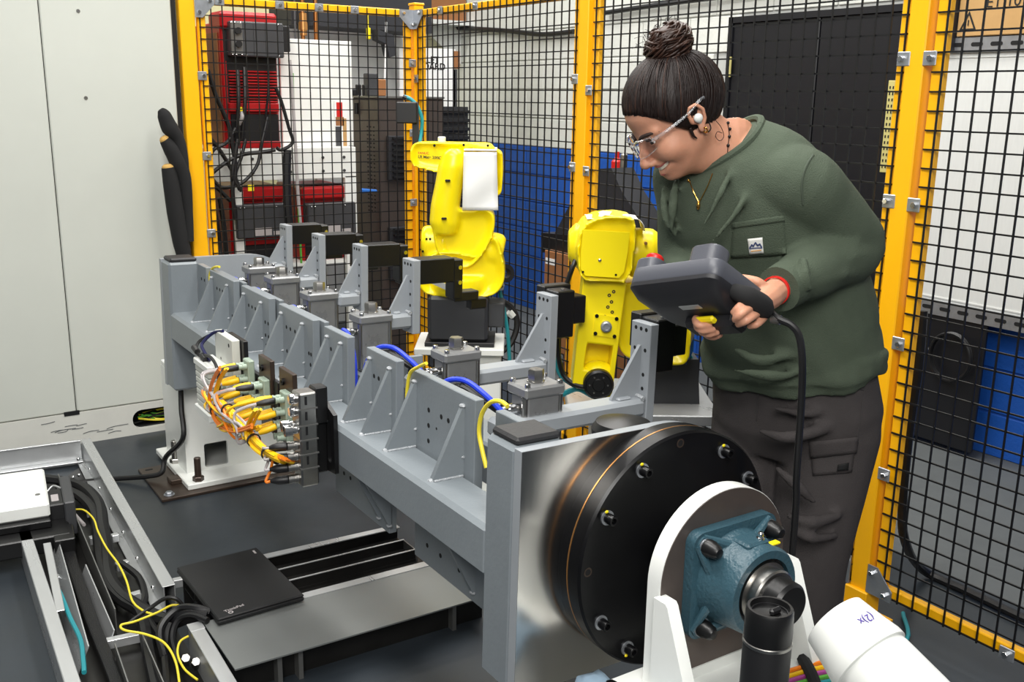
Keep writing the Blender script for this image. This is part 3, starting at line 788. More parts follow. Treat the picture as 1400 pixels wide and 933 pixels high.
# ------------------------------------------------------------------ far stand
fs = root('far_stand', (1.19, 3.72, 0), 'white painted column stand under the far end of the beam, bolts standing in its base', 'stand')
cw0, cw1 = .935, 1.445
wx0, wx1, wz0, wz1 = 1.005, 1.095, .045, .140
o_ = [(cw1, .40), (cw0, .40), (cw0, .03), (cw1, .03)]; n = 4
inn = rrect(wx1-wx0, wz1-wz0, .008, n, (wx0+wx1)/2, (wz0+wz1)/2)
outer = [o_[0]]*(n+1)+[o_[1]]*(n+1)+[o_[2]]*(n+1)+[o_[3]]*(n+1)
build('front_wall', B().frameprism(outer, inn, 3.655, 3.67), 'white_paint', fs)
b = B().bx(cw0, cw0+.015, 3.67, 3.93, .03, .40).bx(cw1-.015, cw1, 3.67, 3.93, .03, .40).bx(cw0, cw1, 3.93, 3.945, .03, .40)
build('column', b, 'white_paint', fs)
build('top_plate', B().bx(.936, 1.444, 3.655, 3.945, .40, .42, .003), 'white_paint', fs)
build('arch_plate', B().prism([(1.19+.15*math.cos(PI*i/24), .645+.15*math.sin(PI*i/24)) for i in range(25)]+[(1.04, .42), (1.34, .42)], 3.72, 3.75), 'white_paint', fs)
build('base_flange', B().bx(.905, 1.475, 3.535, 4.0, .012, .034, .003), 'white_paint', fs)
build('shim_plate', B().bx(.80, 1.58, 3.50, 3.86, 0, .012, .002), 'brown_steel', fs)
for x, y, mt_ in ((.952, 3.565, 'brown_steel'), (.93, 3.80, 'steel'), (1.43, 3.60, 'brown_steel')):
    k = build('bolt_nut', B().hexn((x, y, .034), (x, y, .052), .021), mt_, fs)
    build('stud', B().cyl((x, y, .05), (x, y, .125), .0125, n=16, bev=.002), mt_, k)
k = build('shim_screw', B().hexn((.835, 3.535, .012), (.835, 3.535, .024), .014), 'zinc', fs)
build('washer', B().cyl((.835, 3.535, .012), (.835, 3.535, .0145), .02, n=16), 'zinc', k)
for (x, y) in ((.835, 3.83),): build('slot', B().prism(rrect(.03, .014, .0068, 4, x, y), .0118, .0124, 'z'), 'hole', fs)
build('shim_block', B().bx(.865, .91, 3.62, 3.68, .012, .03, .002), 'brown_steel', fs)
b = B().tube([ony(247, 528, 3.66), ony(248, 560, 3.64), ony(250, 600, 3.60), (.872, 3.70, .10), (.85, 3.69, .045), (.80, 3.72, .028), (.70, 3.80, .012), (.55, 3.84, .012)], .010, 8)
solid('stand_cable', b, 'cable_black', 'black cable running from the far stand down onto the floor', 'cable')

# ------------------------------------------------------------------ bottle, white pipe, ribbon cable, rag by the near stand
bp = at(1053, 830, 1.33)
zb = .462
bo = root('drink_bottle', (bp.x, bp.y, zb), 'matt black drinking bottle with flip lid standing on the near stand', 'bottle')
h0 = bp.z-zb
def bl(pr): return B().lathe(pr, (bp.x, bp.y, zb), (0, 0, 1), 36)
build('bottle_body', bl([(.029, 0), (.032, .004), (.0325, .02), (.0325, h0-.055), (.0315, h0-.052)]), 'black_plastic', bo)
build('rim_band', bl([(.0322, h0-.053), (.0332, h0-.052), (.0332, h0-.048), (.0322, h0-.047)]), 'steel', bo)
lid = build('lid', bl([(.0320, h0-.047), (.0325, h0-.04), (.0318, h0-.004), (.030, h0), (.0265, h0), (.0245, h0-.010), (.0001, h0-.011)]), 'black_metal', bo)
build('lid_ring', B().ring((bp.x, bp.y, h0+zb-.012), (0, 0, 1), .0255, .0235, .005, 32), 'black_plastic', lid)
build('spout', B().box((bp.x+.006, bp.y-.004, h0+zb-.006), (.02, .008, .010), .003), 'black_plastic', lid)
# white pipe leaning in the lower right corner
p0 = at(1160, 870, 1.42); p1 = at(1262, 985, 1.33); d = (p1-p0).normalized()
e = Vector((0, 0, 0)); tt = (p0.z-.05)/-d.z if d.z < 0 else 1
end = p0+d*tt
pp = root('white_pipe', end, 'smooth white pipe with a flared collar leaning in the lower right corner', 'pipe')
build('pipe', B().lathe([(.055, .03), (.058, .055), (.061, .12), (.064, .22), (.064, tt)], p0, d, 48), 'white_plastic', pp)
build('collar', B().lathe([(.044, -.030), (.049, -.028), (.056, .012), (.0612, .035), (.0612, .045), (.056, .047)], p0, d, 48), 'white_plastic', pp)
build('dark_opening', B().lathe([(.0435, -.0305), (.040, -.028), (.0001, -.024)], p0, d, 32), 'black_rubber', pp)
mt = frame(p0+d*.012+Vector((0, 0, 0)), d.cross(Vector((0, 0, 1))), None, d)
nrm = (Vector((0, 0, CAM_H))-p0).normalized(); nrm = (nrm-d*nrm.dot(d)).normalized(); sd = d.cross(nrm)
q = (nrm*.80-sd*.6).normalized(); mt = frame(p0+d*.010+q*.0572, sd*.8+nrm*.6, q)
text('print_mark', '(2)x', .016, mt, 'ink_purple', pp)
build('bulge', B().sph(p0+d*.10-sd*.0-nrm*.02+Vector((-.035, -.0, -.055)), (.035, .03, .03), 20, 12), 'white_plastic', pp)
cols = ['cable_orange', 'cable_yellow', 'cable_purple', 'cable_green', 'cable_teal', 'cable_lemon']
for i, cc in enumerate(cols):
    a0 = onz(1060, 924+i*7, .47); a1 = onz(1150, 902+i*7, .47)
    solid('ribbon_wire', B().tube([a0, (a0+a1)/2+Vector((0, 0, .004)), a1, a1+(a1-a0)*.35+Vector((0, 0, -.015))], .0042, 8), cc, ['orange', 'amber', 'purple', 'green', 'teal', 'lemon'][i]+' wire of the coloured bundle behind the black bottle', 'wire', 'coloured wires strapped together')
a = onz(1098, 900, .478); c_ = onz(1120, 950, .478)
solid('strap', B().tube([a+Vector((0, 0, -.003)), (a+c_)/2+Vector((0, 0, .004)), c_], [.011, .011, .011], 8, 3), 'black_foam', 'black hook and loop strap around the coloured wires', 'strap')
r0 = onz(800, 925, .35)
bm_ = B(); random.seed(3)
N = 12; g = []
for i in range(N):
    for j in range(N):
        x = .87+.13*i/(N-1); y = 1.02+.2*j/(N-1)
        g.append((x, y, .462 if x > .955 else .462-(.955-x)*1.6+.006*math.sin(i*1.3+j)))
bm_.add([(x, y, z+.004+.010*abs(math.sin(x*70+y*31))*abs(math.cos(y*55))) for x, y, z in g], [(i*N+j, i*N+j+1, (i+1)*N+j+1, (i+1)*N+j) for i in range(N-1) for j in range(N-1)])
o = solid('cleaning_rag', bm_, 'rag_blue', 'crumpled pale blue rag at the near stand below the black disc', 'rag', smooth=180)
sm_ = o.modifiers.new('t', 'SOLIDIFY'); sm_.thickness = .003
# ------------------------------------------------------------------ wiring modules hung on the front of the beam
IX = .862
def brk(v0, v1, z0, z1, lab, matn='brown_steel', t=.011, extra=None):
    r_ = root('module_bracket', (IX, (v0+v1)/2, z0), lab, 'bracket', 'plates bolted to the front of the beam')
    build('plate', B().bx(IX-.002, IX+t, v0, v1, z0, z1, .0012), matn, r_)
    if extra: build('backing_plate', B().bx(IX+.004, IX+.016, *extra, .0012), 'black_metal', r_)
    return r_
r1 = brk(2.665, 2.80, .60, .775, 'black plate behind the white terminal module on the beam', 'black_metal', extra=(2.55, 2.70, .60, .70))
r2 = brk(2.455, 2.545, .565, .766, 'brown steel plate with a connector hub, left of the two alike on the beam', extra=(2.42, 2.50, .60, .715))
r3 = brk(2.295, 2.39, .565, .768, 'brown steel plate with a connector hub, right of the two alike on the beam', extra=(2.24, 2.34, .60, .715))
for r_, v in ((r2, 2.515), (r3, 2.36)):
    k = build('cap_screw', B().lathe([(.009, 0), (.009, .006), (.005, .006), (.005, .003), (.0001, .003)], (IX-.002, v, .735), (-1, 0, 0), 14), 'black_oxide', r_)
for r_, v in ((r1, 2.655), (r2, 2.475), (r3, 2.318)):
    build('brass_stud', B().hexn((IX-.002, v, .66), (IX-.002, v, .69), .004), 'brass_ring', r_)
# white terminal module
tm = root('terminal_module', (.82, 2.82, .56), 'white stacked terminal module with black leads at the left of the wiring', 'module')
build('back_panel', B().bx(.835, .858, 2.69, 2.85, .60, .775, .002), 'ivory_plastic', tm)
for q, s in (((2.72, .755), .006), ((2.80, .70), .004)): build('mount_hole', B().cyl((.8346, q[0], q[1]), (.8354, q[0], q[1]), s, n=12), 'hole', tm)
build('top_block', B().bx(.775, .835, 2.735, 2.875, .675, .695, .003), 'white_plastic', tm)
for i in range(7):
    z = .553+i*.0175
    k = build('terminal_slice', B().bx(.778, .836, 2.742, 2.87, z, z+.0155, .002), 'ivory_plastic', tm)
    for j in range(3): build('terminal', B().bx(.790+j*.014, .798+j*.014, 2.739, 2.744, z+.003, z+.012, .001), 'connector_green', k)
build('foot_block', B().bx(.772, .84, 2.735, 2.88, .528, .552, .003), 'white_plastic', tm)
for pts, c in (([(.80, 2.79, .70), (.795, 2.83, .72), (.80, 2.86, .735), (.83, 2.85, .765), (.845, 2.80, .78)], 'cable_navy'), ([(.80, 2.80, .695), (.79, 2.83, .70), (.785, 2.87, .71), (.80, 2.90, .73), (.83, 2.89, .75)], 'cable_black'), ([(.79, 2.80, .715), (.79, 2.74, .72), (.79, 2.69, .70), (.79, 2.68, .655), (.785, 2.70, .62)], 'cable_black')):
    build('lead', B().tube(pts, .0048, 8), c, tm)
for p in ((.785, 2.86, .712), (.79, 2.80, .70)): build('plug', B().tube([Vector(p), Vector(p)+Vector((0, .035, .006))], .009, 10, 1), 'black_plastic', tm)
# connector hubs
hubs = [(2.605, .690, .10), (2.485, .665, .10), (2.325, .655, .13)]
hl = ['topmost left grey-green connector hub on the beam', 'middle grey-green connector hub on the beam', 'largest grey-green connector hub, right of the yellow plugs']
ends = []
for i, (v, z, h) in enumerate(hubs):
    r_ = root('connector_hub', (.845, v, z-h/2), hl[i], 'connector', 'connector hubs on the beam')
    build('body', B().bx(.842, .861, v-.024, v+.02, z-h/2, z+h/2, .003), 'connector_green', r_)
    nrow = 3 if i < 2 else 4
    for a in range(nrow):
        for c in (-1, 1):
            zz = z+h/2-.018-a*(h-.03)/(nrow-1); vv = v+c*.011-.002
            s_ = build('socket', B().lathe([(.0085, 0), (.0085, .012), (.007, .012), (.007, .018), (.0085, .018), (.0085, .022)], (.842, vv, zz), (-1, .12, .0), 12), 'connector_green', r_)
            ends.append((i, a, c, Vector((.820, vv+.003, zz))))
# leads from the hubs to the tied bundle
cb = root('cable_bundle', (.79, 2.5, .52), 'tied bundle of yellow and orange sensor cables with plugs in front of the beam', 'cables')
def IXp(x, y, X=.738): return onx(x, y, X)
spine = [IXp(291, 540), IXp(295, 560), IXp(306, 578), IXp(318, 588)]
trunk = [IXp(303, 552), IXp(320, 570), IXp(338, 592), IXp(356, 613), IXp(378, 628), IXp(400, 634, .79), IXp(412, 632, .80)]
random.seed(11)
for (i, a, c, e) in ends:
    black = (a == 0 and c == -1) or (i == 2 and a == 3)
    if i == 2 and a == 3: continue
    mc = 'black_plastic' if black else 'cable_yellow'
    d = Vector((-1, .28+random.uniform(-.05, .05), -.10-.12*a+random.uniform(-.06, .06))).normalized()
    plug = build('plug', B().lathe([(.007, 0), (.0088, .003), (.0088, .026), (.0075, .036), (.0052, .046)], e, d, 12), mc, cb)
    t = e+d*.045
    if random.random() < .75: build('sleeve', B().tube([t, t+d*.022+Vector((0, .004, -.003)), t+d*.045+Vector((0, .012, -.012))], .0042, 8, 3), 'cable_gray', cb)
    j = random.uniform(0, .5)
    g = trunk[0].lerp(trunk[2], random.random()*.95) + Vector((random.uniform(-.012, .012), random.uniform(-.012, .012), random.uniform(-.01, .012)))
    cc = random.choice(['cable_yellow', 'cable_yellow', 'cable_orange', 'cable_gray', 'cable_gray'])
    build('cable', B().tube([t, t+d*.045+Vector((0, .012, -.012)), (t+d*.06).lerp(g, .5)+Vector((0, .015, -.015)), g, g+Vector((0, -.03, -.02))], .0036, 6, 5), cc, cb)
for k in range(9):
    o = Vector((random.uniform(-.009, .009), random.uniform(-.009, .009), random.uniform(-.009, .009)))
    P = [p+o*(1 if 0 < i < 6 else .8) for i, p in enumerate(trunk)]
    build('cable', B().tube(P, .0042, 6, 5), 'cable_yellow' if k % 3 else 'cable_orange', cb)
for k in range(5):
    o = Vector((random.uniform(-.01, .01), random.uniform(-.012, .012), random.uniform(-.006, .006)))
    P = [IXp(306, 505)+o, IXp(296, 522)+o, IXp(291, 545)+o, IXp(296, 568)+o, IXp(308, 584)+o, IXp(328, 590)+o, IXp(350, 584)+o]
    build('cable', B().tube(P, .0040, 6, 5), 'cable_yellow' if k % 4 else 'cable_orange', cb)
for k in range(4):
    o = Vector((random.uniform(-.008, .008), random.uniform(-.008, .008), 0))
    P = [IXp(352, 560)+o, IXp(342, 580)+o, IXp(340, 596)+o, IXp(350, 612)+o, IXp(366, 624)+o]
    build('cable', B().tube(P, .004, 6, 5), 'cable_yellow', cb)
for (a, b_) in ((0, 1), (2, 3), (3, 4)):
    m0 = trunk[a].lerp(trunk[b_], .5); dd = (trunk[b_]-trunk[a]).normalized()
    build('cable_tie', B().ring(m0-dd*.003, dd, .0175, .0145, .006, 16), 'black_plastic', cb)
build('cable_tie', B().ring(spine[1], (spine[2]-spine[1]).normalized(), .017, .0145, .006, 16), 'black_plastic', cb)
# nickel valve manifold on a slotted black plate
vm = root('valve_manifold', (.84, 2.10, .56), 'nickel valve manifold with round ports on a slotted black plate', 'manifold')
o_ = [(2.005, .762), (2.145, .79), (2.145, .575), (2.005, .58)]
n = 4; inn = rrect(.022, .105, .010, n, 2.086, .655)
# outline corners follow the opening's order: (+,+), (-,+), (-,-), (+,-)
oc = [(2.158, .765), (2.056, .727), (2.056, .583), (2.158, .572)]
outer = []
for q in oc: outer += [q]*(n+1)
build('slotted_plate', B().frameprism(outer, inn, .866, .876, 'x'), 'black_metal', vm)
build('riser', B().bx(.836, .868, 2.09, 2.128, .70, .790, .003).bx(.836, .868, 2.10, 2.12, .575, .70, .003), 'black_metal', vm)
mb = build('valve_body', B().bx(.792, .836, 2.078, 2.125, .556, .785, .004), 'steel', vm)
for z in (.60, .635, .67, .705, .745): build('groove', B().bx(.791, .8365, 2.0765, 2.1265, z, z+.003), 'alu_dark', mb)
for z in (.612, .648, .684, .72, .757): build('slot_mark', B().bx(.806, .811, 2.0765, 2.079, z, z+.02), 'black_plastic', mb)
for z in (.765, .735): build('round_cap', B().lathe([(.013, 0), (.013, .01), (.010, .013), (.0001, .013)], (.793, 2.112, z), (-1, .1, 0), 16), 'chrome', vm)
for v, z in ((2.118, .700), (2.098, .694)): build('port_fitting', B().lathe([(.010, 0), (.010, .012), (.0135, .012), (.0135, .03), (.009, .03), (.009, .014), (.0001, .014)], (.793, v, z), (-1, .15, 0), 18), 'chrome', vm)
for i, z in enumerate((.655, .628, .602, .573)):
    k = build('port', B().lathe([(.011, 0), (.011, .008), (.0095, .008), (.0095, .016), (.011, .016), (.011, .024)], (.793, 2.102, z), (-1, .15, 0), 16), 'steel', vm)
    e = Vector((.770, 2.106, z)); d = Vector((-1, .45, -.06)).normalized()
    build('plug', B().lathe([(.0095, 0), (.0105, .004), (.0105, .024), (.008, .032), (.004, .042)], e, d, 12), 'black_plastic', vm)
    t = e+d*.040; g = trunk[3].lerp(trunk[4], i*.3)+Vector((0, .01, 0))
    build('lead', B().tube([t, t+d*.012, (t+g)/2+Vector((0, .01, -.004)), g], .0035, 6), 'cable_gray' if i < 3 else 'cable_orange', vm)
build('plug', B().tube([IXp(367, 625, .77), IXp(379, 631, .775)], .009, 10, 1), 'black_plastic', cb)
build('cable', B().tube([IXp(379, 631, .775), IXp(390, 634, .78), IXp(398, 637, .785)], .004, 8), 'cable_gray', cb)
# ------------------------------------------------------------------ aluminium cable tray and trough on the floor
tr = root('cable_tray', (.47, 3.0, 0), 'long open aluminium cable tray on the floor at the left', 'tray')
def bar(name, p0, p1, wd, z0, z1, mt, par, bev=.0015):
    p0 = Vector(p0); p1 = Vector(p1); d = (p1-p0); d.z = 0; L = d.length; d.normalize(); m_ = frame(Vector((p0.x, p0.y, 0)), d, (0, 0, 1))
    return build(name, B(m_).bx(0, L, -wd/2, wd/2, z0, z1, bev), mt, par)
ZT2 = .10
A0, A1 = onz(116.5, 600, ZT2), onz(231, 801, ZT2)
k = bar('side_rail', A0, A1, .036, ZT2-.003, ZT2, 'alu', tr); bar('rail_web', A0+Vector((-.014, 0, 0)), A1+Vector((-.014, 0, 0)), .003, .012, ZT2-.003, 'alu', tr)
bar('rail_web', A0+Vector((.016, 0, 0)), A1+Vector((.016, 0, 0)), .003, 0, ZT2-.003, 'alu', tr)
bar('rail_lip', A0+Vector((-.028, 0, 0)), A1+Vector((-.028, 0, 0)), .026, .012, .015, 'alu', tr)
for i in range(6):
    p = A0.lerp(A1, .12+i*.155); s_ = build('screw', B().sph((p.x-.017, p.y, .032), .006, 10, 6), 'chrome', tr)
A2, A3 = onz(265, 852, ZT2), onz(340, 980, ZT2)
bar('side_rail', A2, A3, .036, ZT2-.003, ZT2, 'alu', tr); bar('rail_web', A2+Vector((-.014, 0, 0)), A3+Vector((-.014, 0, 0)), .003, 0, ZT2-.003, 'alu', tr)
bar('rail_web', A2+Vector((.016, 0, 0)), A3+Vector((.016, 0, 0)), .003, 0, ZT2-.003, 'alu', tr)
pj = A2.lerp(A3, .09); bar('joint_plate', A2, A2.lerp(A3, .09), .038, ZT2-.001, ZT2+.0012, 'alu', tr)
L0, L1 = onz(33, 726, ZT2), onz(108, 960, ZT2)
k = bar('side_rail', L0, L1, .034, ZT2-.003, ZT2, 'alu', tr); bar('rail_web', L0+Vector((-.016, 0, 0)), L1+Vector((-.016, 0, 0)), .003, 0, ZT2-.002, 'alu', tr)
bar('rail_web', L0+Vector((.016, 0, 0)), L1+Vector((.016, 0, 0)), .003, .01, ZT2-.003, 'alu', tr)
p = onz(64, 742, ZT2); bar('notched_flange', p, p.lerp(L1, .5), .022, ZT2-.004, ZT2-.001, 'alu', tr)
W0, W1 = onz(-60, 624, ZT2), onz(110, 602, ZT2)
bar('end_wall', W0, W1, .004, 0, ZT2, 'alu', tr); bar('end_lip', W0, W1, .016, ZT2-.002, ZT2+.001, 'alu', tr)
bar('end_ledge', W0+Vector((0, -.02, 0)), W1+Vector((0, -.02, 0)), .03, .018, .022, 'alu', tr)
for q in ((107, 628), (108, 650), (100, 653)): 
    pp_ = ony(q[0], q[1], 4.0); build('screw', B().sph(onz(q[0], q[1], .05), .007, 10, 6), 'chrome', tr)
def sheet(name, q0, q1, zt, t, mt, lean=0, z0=.008):
    a, c = onz(*q0, zt), onz(*q1, zt)
    d = (c-a).normalized(); nx = Vector((d.y, -d.x, 0))*t
    lo = Vector((lean, 0, 0))
    vs = [a, c, c+nx, a+nx]; lw = [Vector((v.x, v.y, z0))-lo for v in vs]
    return build(name, B().loft([lw, vs]), mt, tr)
sheet('divider', (80, 648), (158, 833), .085, .003, 'alu_dark')
sheet('divider', (66, 687), (122, 884), .085, .003, 'alu', .034)
sheet('cover_sheet', (118, 772), (157, 862), .060, .003, 'alu', .02)
sheet('divider', (158, 880), (180, 945), .085, .003, 'alu_dark'); sheet('divider', (196, 868), (232, 950), .085, .003, 'alu_dark')
sheet('divider', (55, 650), (59, 662), .085, .003, 'alu')
for q0, q1 in (((118, 698), (130, 696)), ((122, 735), (136, 732)), ((152, 732), (160, 730)), ((158, 771), (172, 767)), ((140, 778), (146, 776)), ((170, 815), (194, 808)), ((145, 875), (196, 864)), ((236, 793), (250, 790)), ((60, 748), (68, 746)), ((73, 789), (80, 787)), ((88, 835), (94, 833)), ((106, 885), (113, 883))):
    a, c = onz(*q0, .045), onz(*q1, .045); bar('cross_tie', a, c+(c-a)*.2, .022, .02, .045, 'alu', tr)
bt = B().bx(0, 0, 0, 0, 0, 0)
a, c = onz(45, 650, .006), onz(240, 960, .006)
lo0, lo1 = onz(30, 700, .004), onz(120, 960, .004); ro0, ro1 = onz(108, 640, .004), onz(300, 960, .004)
build('tray_floor', B().loft([[(lo0.x, lo0.y, .001), (lo1.x, lo1.y, .001), (ro1.x, ro1.y, .001), (ro0.x, ro0.y, .001)], [(lo0.x, lo0.y, .006), (lo1.x, lo1.y, .006), (ro1.x, ro1.y, .006), (ro0.x, ro0.y, .006)]]), 'dark_channel', tr)
# cables lying in the tray
def cab(pts, r_, mt, lab, z=.05, grp='cables in the floor tray', name='tray_cable'):
    P = [onz(q[0], q[1], q[2] if len(q) > 2 else z) for q in pts]
    return solid(name, B().tube(P, r_, 8, 6), mt, lab, 'cable', grp)
cab([(60, 656), (90, 660), (115, 668), (135, 690), (140, 720), (146, 752), (150, 790), (166, 815), (190, 832), (215, 845), (235, 850, .07), (260, 842, .1), (285, 845, .1)], .021, 'cable_black', 'thickest black cable curving along the right of the floor tray')
cab([(90, 670), (110, 680), (128, 700), (134, 735), (138, 770), (148, 800), (168, 822), (190, 836), (198, 860), (205, 900), (215, 945)], .017, 'cable_black', 'second thick black cable beside the thickest one in the tray')
cab([(165, 770), (190, 790), (198, 815), (196, 830), (205, 850), (222, 880), (228, 940)], .010, 'cable_black', 'black cable hugging the right rail of the tray')
for i in range(7):
    o = -6+2*i
    cab([(68+o, 664), (76+o*.8, 690), (88+o, 730), (98+o, 770), (112+o, 810), (126+o, 850), (140+o, 885), (158+o, 930), (165+o, 960)], .0065, 'cable_black', ['leftmost', 'second', 'third', 'middle', 'fifth', 'sixth', 'rightmost'][i]+' of seven loose black cables running between the tray dividers')
cab([(88, 676), (92, 690), (104, 706), (115, 718)], .006, 'cable_gray', 'short grey cable end under the black drive block')
cab([(103, 697), (115, 698), (128, 710), (134, 727), (146, 750), (162, 772), (173, 795), (181, 822), (195, 835), (208, 840)], .003, 'cable_lemon', 'green and yellow earth wire crossing the tray', .095)
cab([(66, 765), (72, 790), (84, 815), (96, 845), (110, 875), (114, 905), (115, 920)], .006, 'cable_teal', 'teal hose beside the left rail of the tray', .085)
cab([(250, 829, .1), (235, 828, .1), (215, 838, .1), (185, 850, .1), (166, 855, .1), (170, 862, .1), (200, 868, .09), (225, 880, .08), (240, 905, .07), (246, 940, .06)], .0032, 'cable_lemon', 'thin yellow wire looping over the corner of the tray')
cab([(258, 870, .08), (246, 878, .07), (243, 895, .06), (252, 915, .05), (270, 930, .04)], .003, 'cable_lemon', 'short yellow wire by the near corner of the tray')
cab([(287, 838, .11), (268, 832, .12), (245, 833, .11), (225, 850, .09), (218, 870, .07), (225, 900, .05)], .011, 'cable_black', 'black cable arching out of the tray beside the laptop')
cab([(284, 849, .11), (262, 842, .11), (243, 850, .09), (236, 875, .06), (246, 910, .04)], .009, 'cable_black', 'lower black cable arching out of the tray beside the laptop')
cab([(250, 828, .10), (240, 819, .12), (225, 819, .12), (205, 832, .1), (185, 846, .09), (172, 856, .08)], .0055, 'cable_black', 'thin black cable arching over the tray corner')
cab([(232, 850, .08), (228, 862, .06), (226, 880, .03)], .02, 'black_rubber', 'stub of thick black conduit at the tray corner', name='conduit_stub')
for q in ((254, 900), (268, 905)): solid('brass_gland', B().hexn(onz(q[0], q[1]+6, .02), onz(q[0], q[1], .05), .012), 'steel', ['left steel cable gland in the near tray corner', 'right steel cable gland in the near tray corner'][q[0] > 260], 'cable gland')
# trough across the floor towards the fixture
tg = root('floor_trough', (.95, 2.4, 0), 'low aluminium floor trough crossing from the tray to under the beam', 'trough')
T0, T1 = onz(311, 919, .1), onz(636, 824, .1); ext = (T1-T0)*.12
b0, b1 = onz(290, 855, .1), onz(585, 770, .1)
def quad(name, P, z0, z1, mt): return build(name, B().loft([[(p.x, p.y, z0) for p in P], [(p.x, p.y, z1) for p in P]]), mt, tg)
yb = 2.405
quad('cover_plate', [Vector((.63, 2.143, 0)), Vector((1.36, 2.132, 0)), Vector((1.36, yb-.012, 0)), Vector((.63, yb, 0))], .096, .1, 'alu_cover' if 'alu_cover' in M else 'alu')
quad('front_wall', [Vector((.63, 2.203, 0)), Vector((1.36, 2.192, 0)), Vector((1.36, 2.197, 0)), Vector((.63, 2.208, 0))], .0, .096, 'dark_channel')
quad('bright_lip', [Vector((.66, yb-.018, 0)), Vector((1.34, yb-.030, 0)), Vector((1.34, yb, 0)), Vector((.66, yb+.012, 0))], .1, .1025, 'alu')
quad('channel_floor', [Vector((.66, yb, 0)), Vector((1.33, yb-.006, 0)), Vector((1.33, 2.67, 0)), Vector((.66, 2.69, 0))], .06, .064, 'dark_channel')
quad('channel_strip', [Vector((.66, 2.505, 0)), Vector((1.31, 2.49, 0)), Vector((1.31, 2.575, 0)), Vector((.66, 2.592, 0))], .064, .072, 'dark_channel')
for y in (2.497, 2.577): quad('inner_rail', [Vector((.66, y+.012, 0)), Vector((1.308, y-.004, 0)), Vector((1.308, y, 0)), Vector((.66, y+.016, 0))], .064, .1, 'dark_channel')
for y in (2.497, 2.577): quad('rail_edge', [Vector((.66, y+.011, 0)), Vector((1.308, y-.005, 0)), Vector((1.308, y+.001, 0)), Vector((.66, y+.017, 0))], .1, .1018, 'alu')
quad('end_plate', [Vector((1.305, 2.49, 0)), Vector((1.309, 2.49, 0)), Vector((1.309, 2.58, 0)), Vector((1.305, 2.58, 0))], .064, .1, 'alu_dark')
quad('rear_lip', [Vector((.66, 2.685, 0)), Vector((1.34, 2.665, 0)), Vector((1.34, 2.69, 0)), Vector((.66, 2.715, 0))], .097, .1, 'alu')
quad('rear_wall', [Vector((.66, 2.705, 0)), Vector((1.34, 2.685, 0)), Vector((1.34, 2.69, 0)), Vector((.66, 2.71, 0))], .0, .097, 'dark_channel')
for x in (.745, .80, 1.25): quad('leg', [Vector((x, 2.17, 0)), Vector((x+.012, 2.17, 0)), Vector((x+.012, 2.20, 0)), Vector((x, 2.20, 0))], 0, .096, 'alu_dark')
for x in (.70, 1.28): quad('leg', [Vector((x, 2.62, 0)), Vector((x+.02, 2.62, 0)), Vector((x+.02, 2.66, 0)), Vector((x, 2.66, 0))], 0, .06, 'alu_dark')
# closed laptop lying on the trough
lp = [onz(247, 775, .122), onz(355, 747, .122), onz(411, 815, .122), onz(292, 849, .122)]
o_ = (lp[0]+lp[1]+lp[2]+lp[3])/4; ex = (lp[2]-lp[3]).normalized(); lm = frame(Vector((o_.x, o_.y, .103)), ex, (0, 0, 1))
lw, lh = ((lp[2]-lp[3]).length+(lp[1]-lp[0]).length)/2, ((lp[0]-lp[3]).length+(lp[1]-lp[2]).length)/2
la = root('laptop', None, 'closed black laptop lying on the floor trough', 'laptop', mtx=lm)
build('base', B(lm).box((0, 0, .0062), (lw, lh, .0115), .003), 'laptop', la)
ld = build('lid', B(lm).box((0, -.001, .0162), (lw, lh-.002, .0075), .003), 'laptop', la)
text('logo', 'ThinkPad', .015, lm @ T(-lw/2+.055, -lh/2+.032, .0203) @ R(.15, 'Z'), 'cable_gray', ld)
build('logo_mark', B(lm).ring((-lw/2+.04, -lh/2+.016, .0199), (0, 0, 1), .007, .004, .0006, 16), 'cable_gray', ld)
build('logo_plate', B(lm).box((lw/2-.018, lh/2-.03, .0201), (.006, .022, .0006)), 'cable_gray', ld)
# drive unit with white cover at the left edge
wd = root('drive_unit', (.33, 3.5, 0), 'white boxed drive on black rails at the left edge of the tray', 'machine')
q0, q1, q2 = onz(-40, 655, .17), onz(60, 641, .17), onz(64, 692, .17)
ax_ = Vector((q1.x-q0.x, q1.y-q0.y, 0)).normalized(); L = (q1-q0).length; D = abs((q2-q1).y)
mw = frame(Vector((q1.x, q1.y, 0)), ax_, (0, 0, 1))
D = .34
build('white_cover', B(mw).bx(-L, 0, -D, 0, .125, .172, .006), 'white_paint', wd)
build('cover_screw', B(mw).cyl((-.03, -D+.09, .172), (-.03, -D+.09, .1735), .008, n=12), 'alu_dark', wd)
build('black_block', B(mw).bx(-.03, .045, -D+.03, -D+.17, .06, .152, .004), 'black_plastic', wd)
build('tall_block', B(mw).bx(.042, .075, -D+.0, -D+.25, .05, .165, .004), 'dark_gray', wd)
build('label', B(mw).bx(.008, .030, -D+.06, -D+.12, .152, .1528), 'cable_gray', wd)
build('bracket_wire', B(mw).tube([(0, -D+.15, .155), (.02, -D+.17, .165), (.04, -D+.14, .165)], .003, 6), 'alu', wd)
build('rail_bar', B(mw).bx(-L, .05, -D-.10, -D+.03, .045, .10, .004), 'black_metal', wd)
build('rail_bar', B(mw).bx(-L, .0, -D-.03, -D+.04, .1, .125, .003), 'black_oxide', wd)
build('support_foot', B(mw).bx(-.25, -.20, -.25, -.10, 0, .12), 'black_metal', wd); build('support_foot', B(mw).bx(-.25, -.20, -D-.08, -D+.02, 0, .05), 'black_metal', wd)
bp_ = onz(53, 712, .10); build('bushing', B().lathe([(.022, 0), (.022, .010), (.016, .016), (.012, .016), (.012, .006), (.0001, .006)], (bp_.x, bp_.y, .098), (0, -.5, 1), 24), 'steel', wd)
